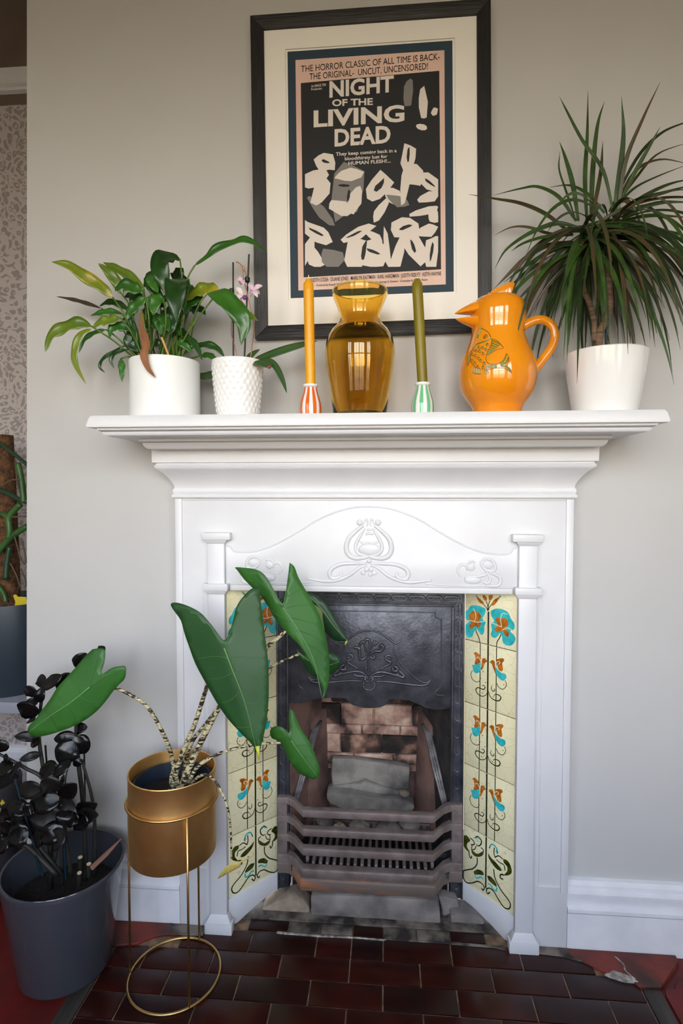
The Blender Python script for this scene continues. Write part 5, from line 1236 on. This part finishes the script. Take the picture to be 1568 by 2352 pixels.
def zebra():
    m = mat('zebra_striped_stalk', (206, 196, 150), 0.5, bump=0.1)
    t = m.node_tree; b = t.nodes['Principled BSDF']; N = t.nodes.new; L = t.links.new
    tcn = N('ShaderNodeTexCoord'); mp = N('ShaderNodeMapping'); mp.inputs['Scale'].default_value = (1.0, 1.0, 2.3)
    nz = N('ShaderNodeTexNoise'); nz.inputs['Scale'].default_value = 58; nz.inputs['Detail'].default_value = 2; nz.inputs['Distortion'].default_value = 1.2
    L(tcn.outputs['Object'], mp.inputs[0]); L(mp.outputs[0], nz.inputs[0])
    r = N('ShaderNodeValToRGB'); r.color_ramp.interpolation = 'LINEAR'
    r.color_ramp.elements[0].position = 0.46; r.color_ramp.elements[0].color = s2l((46, 36, 26)); r.color_ramp.elements[1].position = 0.54; r.color_ramp.elements[1].color = s2l((206, 194, 152))
    L(nz.outputs['Fac'], r.inputs[0]); L(r.outputs[0], b.inputs['Base Color']); return m
M_ZEB = zebra()
L_ALO = leafmat('alocasia_leaf', (36, 82, 34), (29, 70, 29), rough=0.5, nscale=6, coat=0.0, bump=0.1, bscale=40)
L_AL2 = leafmat('alocasia_leaf_light', (50, 106, 34), (38, 90, 29), rough=0.5, nscale=6, coat=0.0, bump=0.1, bscale=40)
L_AL3 = leafmat('alocasia_leaf_dark', (26, 62, 34), (22, 54, 30), rough=0.45, nscale=6, coat=0.05)  # darker green for the leaf at the back
M_VEIN = mat('pale_leaf_vein', (92, 140, 76), 0.45)
M_VEIN2 = mat('faint_leaf_vein', (62, 112, 52), 0.45)
M_TIP = mat('yellow_leaf_tip', (190, 196, 70), 0.5)
E_ = zm(380, 1270, 3.4844); E5 = zm(0, 1480, 4.9); E4 = zm(0, 1450, 2.6074); E6 = zm(480, 1560, 3.92)
def alocasia(conv, outline, rib, Y0, gx_, gy_, fold, m, veins=(), curl=0.0):
    ol_ = [conv(*p) for p in outline]
    sm_ = [(p.x, p.y) for p in cr([V((x, y, 0)) for x, y in ol_ + [ol_[0]]], 3)][:-1]
    a = V(conv(*rib[0])); b = V(conv(*rib[-1])); d = (b - a); ln = d.length; d = d/ln; n = V((-d.y, d.x))
    def Yf(x, y):
        q = V((x, y)) - a; t = q.dot(d)/ln; w = q.dot(n)
        return Y0 + gx_*(x - a.x)/1000 + gy_*(y - a.y)/1000 + fold*abs(w)/1000*(1 if w > 0 else 0.8) + curl*(t - 0.4)**2 + 0.0010*math.sin(t*9 + (1 if w > 0 else 2))*min(1, abs(w)/60)
    o = sheet(sm_, Yf, 13).build('leaf', m, alo, smooth=180)
    P = cr([V((*conv(*p), 0)) for p in rib], 8)
    W = [at(p.x, p.y, Yf(p.x, p.y) - 0.0008) for p in P]; k = len(W)
    MB().tube(W, [0.0022*(1 - 0.75*i/(k - 1)) for i in range(k)], 6, flat=0.45, face=(0, 1, 0)).build('midrib', M_VEIN, o, smooth=180)
    for v_ in veins:
        P = cr([V((*conv(*p), 0)) for p in v_], 8); W = [at(p.x, p.y, Yf(p.x, p.y) - 0.0011) for p in P]; k = len(W)
        MB().tube(W, [0.0010*(1 - 0.7*i/(k - 1)) for i in range(k)], 5, flat=0.4, face=(0, 1, 0)).build('vein', M_VEIN2, o, smooth=180)
    return o, Yf
bigA = [(765, 272), (690, 285), (625, 345), (570, 425), (540, 540), (512, 635), (490, 685), (465, 697), (440, 675), (370, 580), (280, 480), (180, 425), (90, 398), (42, 408), (62, 455), (122, 540), (150, 640), (195, 770), (240, 890), (320, 1040), (410, 1200), (500, 1330), (600, 1440), (680, 1520), (718, 1575), (742, 1640), (760, 1560), (790, 1440), (810, 1330), (825, 1150), (822, 900), (800, 700), (775, 500), (758, 350)]
alocasia(E_, bigA, [(468, 760), (540, 950), (640, 1220), (742, 1640)], -0.215, 0.02, -0.05, 0.25, L_ALO,
         ([(470, 765), (400, 640), (250, 490), (80, 415)], [(470, 760), (540, 600), (640, 400), (750, 290)], [(500, 835), (620, 835), (780, 850)], [(500, 840), (380, 830), (230, 850)], [(545, 960), (450, 1000), (320, 1010)], [(545, 960), (700, 970), (815, 1010)], [(600, 1110), (500, 1190), (420, 1200)], [(640, 1200), (740, 1210), (815, 1260)], [(690, 1390), (600, 1400), (560, 1390)]))
tipA = at(*E_(741, 1600), -0.229); MB().tube([at(*E_(735, 1545), -0.2275), at(*E_(741, 1595), -0.2285), at(*E_(745, 1655), -0.2305)], [0.0052, 0.0035, 0.0006], 8, flat=0.4, face=(0, 1, 0)).build('leaf_tip', M_TIP, alo, smooth=180)
bB = [(992, 78), (1030, 110), (1060, 190), (1110, 280), (1155, 355), (1200, 440), (1240, 540), (1275, 640), (1295, 740), (1310, 860), (1312, 980), (1295, 1080), (1270, 1150), (1252, 1170), (1265, 1105), (1240, 1040), (1190, 940), (1130, 830), (1080, 750), (1000, 670), (930, 600), (870, 520), (820, 430), (760, 340), (690, 275), (620, 200), (575, 140), (558, 115), (640, 120), (720, 132), (780, 165), (830, 230), (872, 310), (910, 380), (937, 402), (952, 375), (970, 280), (985, 160)]
alocasia(E_, bB, [(937, 435), (1060, 620), (1180, 850), (1252, 1160)], -0.150, 0.05, -0.04, 0.5, L_AL2,
         ([(937, 435), (860, 330), (740, 220), (580, 125)], [(940, 430), (965, 300), (990, 100)], [(990, 520), (1100, 540), (1220, 570)], [(1050, 620), (1150, 650), (1280, 720)], [(1110, 720), (1200, 770), (1300, 850)], [(1000, 550), (900, 500), (840, 450)], [(980, 350), (1040, 310), (1090, 290)], [(970, 440), (1060, 420), (1150, 420)]))
alocasia(E_, [(1050, 765), (1100, 820), (1200, 830), (1305, 800), (1360, 815), (1395, 850), (1395, 890), (1360, 945), (1310, 975), (1240, 990), (1180, 985), (1130, 940), (1090, 870), (1055, 810)], [(1062, 800), (1180, 880), (1290, 900), (1390, 870)], -0.085, 0.1, 0.05, 0.3, L_ALO, ())
alocasia(E_, [(1120, 310), (1200, 335), (1270, 390), (1330, 470), (1380, 560), (1430, 640), (1452, 700), (1400, 706), (1350, 700), (1300, 660), (1260, 600), (1220, 500), (1180, 420), (1130, 350)], [(1125, 325), (1240, 440), (1350, 590), (1450, 698)], -0.055, 0.03, 0.02, 0.25, L_AL3, ())
alocasia(E_, [(1188, 410), (1250, 455), (1258, 520), (1272, 640), (1232, 560), (1202, 480)], [(1195, 420), (1240, 520), (1270, 630)], -0.07, 0.03, 0.02, 0.25, mat('olive_leaf_underside', (112, 124, 74), 0.55), ())
MB().tube([at(*E_(1446, 690), -0.04), at(*E_(1445, 712), -0.0405), at(*E_(1436, 738), -0.041)], [0.003, 0.0028, 0.0008], 8, flat=0.5, face=(0, 1, 0)).build('leaf_tip', M_TIP, alo, smooth=180)
alocasia(E_, [(990, 1252), (1020, 1262), (1050, 1330), (1090, 1420), (1140, 1490), (1180, 1570), (1210, 1650), (1232, 1720), (1225, 1780), (1190, 1812), (1150, 1800), (1080, 1770), (1020, 1710), (970, 1620), (930, 1530), (890, 1500), (850, 1482), (835, 1440), (845, 1405), (880, 1388), (930, 1395), (965, 1420), (985, 1442), (992, 1400), (985, 1330)], [(1005, 1500), (1080, 1610), (1215, 1790)], -0.135, 0.05, -0.05, 0.35, L_AL2,
         ([(1005, 1500), (960, 1440), (880, 1410)], [(1005, 1495), (1015, 1400), (1005, 1280)], [(1040, 1550), (1100, 1540), (1150, 1550)], [(1100, 1630), (1160, 1640), (1210, 1670)], [(1060, 1580), (1020, 1610), (1000, 1650)]))
alocasia(E5, [(1040, 55), (1120, 45), (1175, 60), (1182, 140), (1165, 230), (1142, 300), (1152, 330), (1190, 310), (1260, 265), (1340, 248), (1412, 252), (1405, 380), (1340, 450), (1270, 530), (1180, 650), (1080, 760), (960, 850), (830, 920), (700, 970), (580, 1010), (470, 1035), (390, 1040), (330, 1005), (308, 965), (330, 910), (400, 840), (470, 740), (560, 620), (640, 490), (740, 380), (850, 260), (960, 130)], [(1010, 480), (800, 650), (560, 810), (330, 985)], -0.245, 0.05, -0.04, 0.22, L_AL2,
         ([(1010, 480), (1050, 320), (1110, 100)], [(1010, 480), (1180, 370), (1390, 270)], [(900, 570), (850, 480), (800, 420)], [(880, 585), (1000, 640), (1100, 660)], [(740, 690), (680, 620), (620, 560)], [(730, 700), (800, 760), (850, 850)], [(560, 810), (520, 780), (470, 770)], [(560, 815), (600, 880), (640, 960)]))
def stalk(conv, L_, ys, r0, r1, m=M_ZEB, nm='leaf_stalk'):
    P = cr(P3(conv, L_, ys), 7); k = len(P)
    MB().tube(P, [r0 + (r1 - r0)*i/(k - 1) for i in range(k)], 10).build(nm, m, alo, smooth=180)
stalk(E_, [(35, 1930), (120, 1640), (230, 1380), (330, 1075), (400, 900), (462, 800)], (-0.16, -0.200), 0.0062, 0.0035)
stalk(E_, [(110, 1930), (180, 1740), (300, 1480), (440, 1215), (620, 960), (800, 765), (900, 680), (960, 625)], (-0.155, -0.145), 0.0080, 0.0035)
stalk(E_, [(130, 1920), (190, 1560), (330, 1360), (480, 1180), (700, 1010), (900, 880), (1065, 812)], (-0.135, -0.082), 0.0052, 0.003)
stalk(E_, [(150, 1915), (250, 1720), (400, 1620), (560, 1565), (730, 1530), (900, 1520), (985, 1512)], (-0.15, -0.116), 0.0048, 0.0022)
stalk(E4, [(1075, 970), (1050, 860), (1020, 720), (960, 580), (880, 450), (780, 380), (690, 340), (600, 320), (540, 330)], (-0.15, -0.163, -0.175, -0.19, -0.20, -0.206, -0.212, -0.222, -0.232), 0.0055, 0.0024)
stalk(E4, [(1075, 990), (1030, 900), (1050, 800)], (-0.16, -0.15), 0.008, 0.005)
M_DEAD = mat('withered_stalk', (176, 148, 124), 0.7, col2=(112, 90, 78), nscale=60)
stalk(E4, [(1130, 930), (1190, 870), (1250, 865), (1310, 930), (1360, 1050), (1380, 1180), (1385, 1360)], (-0.16, -0.19, -0.21, -0.225, -0.23, -0.225, -0.22), 0.0032, 0.002, M_ZEB)
yw = [(75, 1800), (100, 1750), (155, 1685), (210, 1655), (280, 1640), (385, 1590), (397, 1555), (402, 1582), (370, 1612), (290, 1652), (280, 1690), (220, 1722), (140, 1765)]
sheet([E6(*p) for p in yw], lambda x, y: -0.222 + 0.15*(x - 540)/1000 + 0.25*abs(y - (1985 + (x - 500)*-0.55))/1000, 8).build('withered_leaf', mat('yellow_withered_leaf', (206, 178, 106), 0.6, col2=(186, 178, 70), nscale=20), alo, smooth=180)

# ---------------------------------------------------------------- dark-leaved ZZ plant in a glossy grey pot
M_GREY = mat('glossy_grey_pot', (64, 67, 74), 0.18, coat=0.4)
zx, zy = -0.694, -0.143
zzp = thing('potted_zz_plant', 'black-leaved ZZ plant with thin stakes in a large glossy grey pot', 'potted plant', (zx, zy, 0))
ZZ1, ZR1, ZR0 = 0.2445, 0.1305, 0.098
pot([(0.0005, 0.0), (ZR0 - 0.006, 0.0), (ZR0 - 0.001, 0.003), (ZR0 + 0.001, 0.009), (ZR1 - 0.0015, ZZ1 - 0.012), (ZR1, ZZ1 - 0.003), (ZR1 - 0.002, ZZ1), (ZR1 - 0.006, ZZ1 - 0.002), (ZR1 - 0.0075, ZZ1 - 0.012), (ZR1 - 0.014, 0.15), (0.0005, 0.15)], (zx, zy, 0), M_GREY, zzp, n=80)
soil((zx, zy), ZR1 - 0.014, 0.165, zzp, 12, 0.006)
L_ZZ = mat('black_green_leaf', (16, 17, 16), 0.24, col2=(9, 10, 10), nscale=20, coat=0.0, spec=0.35, bump=0.25, bscale=45, bdist=0.003)
L_ZZ2 = mat('dark_brown_leaf', (26, 24, 22), 0.4, col2=(18, 17, 16), nscale=20, coat=0.0, spec=0.3, bump=0.2, bscale=60)
S_ZZ = mat('dark_green_stem', (40, 42, 34), 0.5, col2=(30, 28, 26), nscale=30)
ZPX = 1/4.9*0.00097
def zprof(t): return math.sin(math.pi*min(1, 0.04 + 0.96*t**0.85))**0.62
rz = random.Random(23)
def zl(a, b, w, y, m=None):
    y2 = y + rz.uniform(-0.02, 0.012); mid = ((a[0] + b[0])/2 + rz.uniform(-8, 8), (a[1] + b[1])/2 + rz.uniform(-8, 8))
    P = [at(*E5(*a), y), at(*E5(*mid), (y + y2)/2 - 0.004), at(*E5(*b), y2)]
    ribbon(P, w*ZPX*1.36, (rz.uniform(-.5, .5), -1, rz.uniform(.0, .7)), 0.2, rz.uniform(-.5, .5), 0.05, seg=6, prof=zprof, thick=0.0007).build('leaf', m or rz.choice((L_ZZ, L_ZZ, L_ZZ2)), zzp, smooth=180)
for a, b, w, y in (((470, 490), (455, 340), 135, -.15), ((490, 490), (695, 345), 110, -.16), ((630, 490), (800, 330), 120, -.15), ((440, 580), (275, 480), 110, -.15), ((430, 650), (480, 480), 95, -.17), ((430, 640), (285, 650), 75, -.16), ((425, 790), (188, 680), 180, -.17), ((400, 830), (295, 885), 40, -.18),
                   ((880, 280), (970, 95), 150, -.14), ((1120, 120), (1180, 25), 110, -.14), ((430, 1050), (160, 1035), 85, -.16), ((430, 1050), (345, 1150), 70, -.17), ((845, 960), (985, 935), 95, -.12), ((850, 1040), (605, 1062), 110, -.13), ((840, 1100), (670, 1345), 200, -.15), ((845, 1040), (965, 1228), 165, -.14), ((910, 1285), (838, 1375), 75, -.15),
                   ((450, 1235), (218, 1302), 74, -.17), ((790, 1305), (600, 1490), 100, -.17), ((645, 1430), (452, 1400), 150, -.18), ((650, 1650), (455, 1545), 190, -.20), ((685, 1700), (862, 1568), 150, -.19), ((465, 1640), (200, 1620), 140, -.19), ((665, 1750), (325, 1800), 180, -.21), ((670, 1740), (850, 1840), 180, -.19), ((235, 1320), (112, 1522), 66, -.19),
                   ((70, 1085), (-40, 1210), 110, -.17), ((140, 1330), (-30, 1450), 140, -.18), ((55, 1235), (95, 1350), 55, -.18), ((860, 1870), (1095, 1790), 130, -.13), ((860, 1950), (1108, 1920), 140, -.14), ((860, 1950), (960, 2085), 150, -.17), ((700, 1950), (340, 1960), 200, -.21), ((690, 1900), (520, 1880), 170, -.15),
                   ((300, 1880), (90, 1790), 140, -.21), ((260, 1920), (-10, 1900), 200, -.2), ((320, 2110), (90, 2190), 190, -.23), ((80, 2190), (-30, 2330), 140, -.22), ((710, 2080), (600, 2300), 190, -.23), ((710, 2070), (450, 2200), 170, -.22), ((600, 2020), (380, 2130), 170, -.2), ((420, 1960), (220, 2050), 160, -.19), ((560, 1850), (380, 1860), 150, -.14), ((170, 2010), (0, 2050), 150, -.2), ((340, 1790), (280, 1900), 90, -.22),
                   ((760, 1960), (880, 2010), 120, -.2), ((740, 1870), (690, 2040), 130, -.21), ((700, 1480), (700, 1580), 60, -.16)):
    zl(a, b, w, y)
for i in range(20):
    x, y = rz.uniform(-20, 640), rz.uniform(1800, 2230); a_ = rz.uniform(0, 2*math.pi); l_ = rz.uniform(110, 170)
    zl((x, y), (x + l_*math.cos(a_), y + 0.6*l_*math.sin(a_)), rz.uniform(110, 150), rz.uniform(-.24, -.13))
def zstem(L_, ys, r, m=S_ZZ, nm='stem'):
    P = cr(P3(E5, L_, ys), 5); k = len(P); MB().tube(P, [r*(1.25 - 0.5*i/(k - 1)) for i in range(k)], 8).build(nm, m, zzp, smooth=180)
zstem([(580, 2750), (560, 2300), (520, 1700), (480, 1365), (440, 1050), (458, 700), (500, 480), (560, 420)], (-.16, -.15), 0.0042)
zstem([(960, 2650), (960, 2300), (930, 1750), (880, 1300), (858, 960), (880, 700), (920, 300), (1030, 140), (1140, 90)], (-.12, -.13), 0.0046)
zstem([(1060, 2600), (1070, 2200), (1040, 1750), (920, 1300)], (-.12, -.12), 0.004)
zstem([(560, 2700), (640, 2200), (600, 1800), (480, 1510), (300, 1400), (100, 1290), (-20, 1230)], (-.17, -.18), 0.004)
zstem([(700, 2700), (690, 2200), (670, 1700), (650, 1480), (760, 1400)], (-.17, -.17), 0.0036)
zstem([(740, 2300), (750, 1900), (735, 1560), (760, 1400)], (-.13, -.13), 0.0016)
zstem([(700, 2600), (480, 2330), (330, 2130), (200, 1950)], (-.18, -.2), 0.0045)
zstem([(640, 2600), (420, 2380), (300, 2270), (240, 2280)], (-.2, -.22), 0.005)
zstem([(800, 2600), (760, 2300), (720, 2000), (690, 1800)], (-.18, -.2), 0.004)
M_TEAL = mat('teal_plant_stake', (10, 40, 52), 0.4)
for L_, y, r, m in (([(620, 2600), (510, 1135)], -.11, 0.0023, mat('black_plant_stake', (18, 22, 28), 0.4)), ([(480, 2600), (165, 1515)], -.2, 0.0022, M_TEAL), ([(970, 2600), (948, 1230)], -.115, 0.002, mat('black_stick', (20, 20, 20), 0.5)), ([(740, 2650), (720, 2200)], -.19, 0.002, M_TEAL), ([(440, 2580), (400, 2380)], -.22, 0.002, M_TEAL)):
    MB().tube(P3(E5, L_, (y, y)), r, 8).build('plant_stake', m, zzp, smooth=60)
M_CUT = mat('pale_cut_stem', (206, 184, 140), 0.7)
for (x, y), Y in (((480, 1355), -.15), ((532, 1395), -.16), ((475, 1448), -.18)):
    p = at(*E4(x, y), Y); q = p - V((0.002, -0.002, 0.03)); o = MB().tube([q, p], 0.0052, 12).build('cut_stem', S_ZZ, zzp, smooth=40)
    MB().tube([p, p + (p - q).normalized()*0.0015], 0.0050, 12).build('cut_face', M_CUT, o)
MB().tube([at(*E4(545, 1420), -0.17), at(*E4(640, 1330), -0.15), at(*E4(728, 1240), -0.135)], [0.006, 0.0055, 0.0012], 6, flat=0.5).build('dry_wood_stake', mat('reddish_brown_wood', (122, 84, 70), 0.8), zzp, smooth=60)

# ---------------------------------------------------------------- alcove: shelf, slate pot with moss pole, small pot with yellow tags
M_SHELF = mat('pale_grey_shelf_paint', (150, 152, 162), 0.5)
zs_ = at(30, 1614, 0.07).z; zs0 = at(30, 1640, 0.07).z
sh_ = MB().box(-1.58, -0.905, 0.07, YA - 0.001, zs0, zs_).build('alcove_shelf', M_SHELF, bevel=0.003); tag(sh_, 'pale grey wall shelf in the alcove below the slate pot', 'shelf')
M_SLATE = mat('matt_slate_pot', (44, 54, 64), 0.5)
ax, ay = -1.052, 0.20; zr = at(30, 1393, 0.09).z
mon = thing('potted_climber', 'green-stemmed climbing plant on a coir pole in a slate blue pot', 'potted plant', (ax, ay, zs_))
pot([(0.0005, zs_), (0.108, zs_), (0.112, zs_ + 0.004), (0.130, zr - 0.003), (0.129, zr), (0.124, zr - 0.001), (0.120, zr - 0.03), (0.0005, zr - 0.03)], (ax, ay, 0), M_SLATE, mon)
soil((ax, ay), 0.119, zr - 0.022, mon, 15)
M_COIR = mat('brown_coir', (116, 80, 48), 0.95, col2=(66, 42, 26), nscale=60, ndet=8, bump=1.0, bscale=140, bdist=0.008)
pc0 = at(22, 1400, ay); pc1 = at(6, 1000, ay)
MB().tube([pc0 - V((0, 0, 0.03)), pc0.lerp(pc1, 0.3), pc0.lerp(pc1, 0.65), pc1], [0.030, 0.031, 0.03, 0.028], 20).build('coir_pole', M_COIR, mon, smooth=60)
fz = MB(); rf = random.Random(4)
for i in range(260):
    t = rf.random(); c = pc0.lerp(pc1, t); a = rf.uniform(math.pi, 2*math.pi + 0.4); p = c + V((math.cos(a)*0.03, math.sin(a)*0.03, 0))
    fz.tube([p, p + V((rf.uniform(-.012, .012), -rf.uniform(0, .008), rf.uniform(-.008, .012))), p + V((rf.uniform(-.02, .02), -rf.uniform(0, .008), rf.uniform(-.01, .016)))], 0.0004, 3)
fz.build('coir_fibres', M_COIR, mon, kind='stuff')
X4 = zm(0, 960, 3.1786)
G1 = mat('climber_green_stem', (58, 100, 40), 0.45, col2=(40, 74, 30), nscale=20); G2 = mat('climber_dark_stem', (30, 58, 36), 0.45)
for L_, r, m in (([(-20, 170), (60, 230), (185, 330), (240, 370)], 0.0055, G2), ([(130, 330), (150, 420), (165, 520), (175, 620)], 0.0085, G1), ([(-20, 520), (60, 550), (130, 590), (200, 610)], 0.007, G2), ([(150, 630), (90, 690), (62, 740), (70, 820), (60, 880)], 0.0085, G1), ([(-20, 700), (30, 705), (62, 735)], 0.007, G1),
                 ([(200, 790), (120, 840), (60, 890), (10, 950), (-20, 990)], 0.0085, G1), ([(70, 940), (50, 1060), (40, 1180)], 0.0075, G2), ([(-10, 1230), (30, 1290), (42, 1345)], 0.0065, G1)):
    MB().tube(cr(P3(X4, L_, (0.15, 0.145)), 6), r, 10).build('stem', m, mon, smooth=180)
M_ROOT = mat('brown_aerial_root', (96, 72, 58), 0.8)
for L_ in ([(105, 860), (130, 950), (150, 1030), (185, 1070)], [(75, 1060), (120, 1150), (150, 1240)], [(80, 725), (140, 720), (190, 718)], [(110, 300), (120, 420), (130, 500), (150, 530)], [(160, 900), (180, 980), (190, 1060)], [(10, 500), (80, 455), (150, 450)], [(150, 1100), (185, 1180), (190, 1230)]):
    MB().tube(cr(P3(X4, L_, (0.145, 0.14)), 5), 0.0022, 6).build('aerial_root', M_ROOT, mon, smooth=180)
M_YEL = mat('yellow_sticky_card', (206, 182, 30), 0.6)
f = [at(*X4(*p), 0.10) for p in ((95, 1295), (115, 1288), (130, 1305), (190, 1308), (200, 1368), (105, 1374), (112, 1345))]
f = [at(*X4(*p), 0.135) for p in ((95, 1295), (115, 1288), (130, 1305), (190, 1308), (200, 1378), (105, 1384), (112, 1345))]
MB().prism(f, [p + V((0, 0.001, 0)) for p in f]).build('yellow_card', M_YEL, mon, smooth=0)
# small dark pot on the floor
kx = at(-26, 1900, 0.06); sp_ = thing('small_plant_pot', 'small dark pot with yellow sticky tags half hidden behind the black-leaved plant', 'plant pot', (kx.x, 0.06, 0))
zt = at(0, 1822, 0.0).z
pot([(0.0005, 0.0), (0.062, 0.0), (0.066, 0.004), (0.082, zt - 0.003), (0.081, zt), (0.077, zt - 0.001), (0.074, zt - 0.03), (0.0005, zt - 0.03)], (kx.x, 0.06, 0), mat('dark_grey_plastic', (58, 56, 60), 0.5), sp_)
soil((kx.x, 0.06), 0.073, zt - 0.012, sp_, 30)
for q in ([(0, 1845), (5, 1836), (11, 1845), (3, 1850)], [(11, 1916), (21, 1911), (17, 1921)]):
    f = [at(*p, -0.05) for p in q]
    base = V((kx.x + 0.02, 0.03, zt - 0.02))
    MB().prism(f, [p + V((0, 0.001, 0)) for p in f]).build('yellow_tag', M_YEL, sp_, smooth=0)
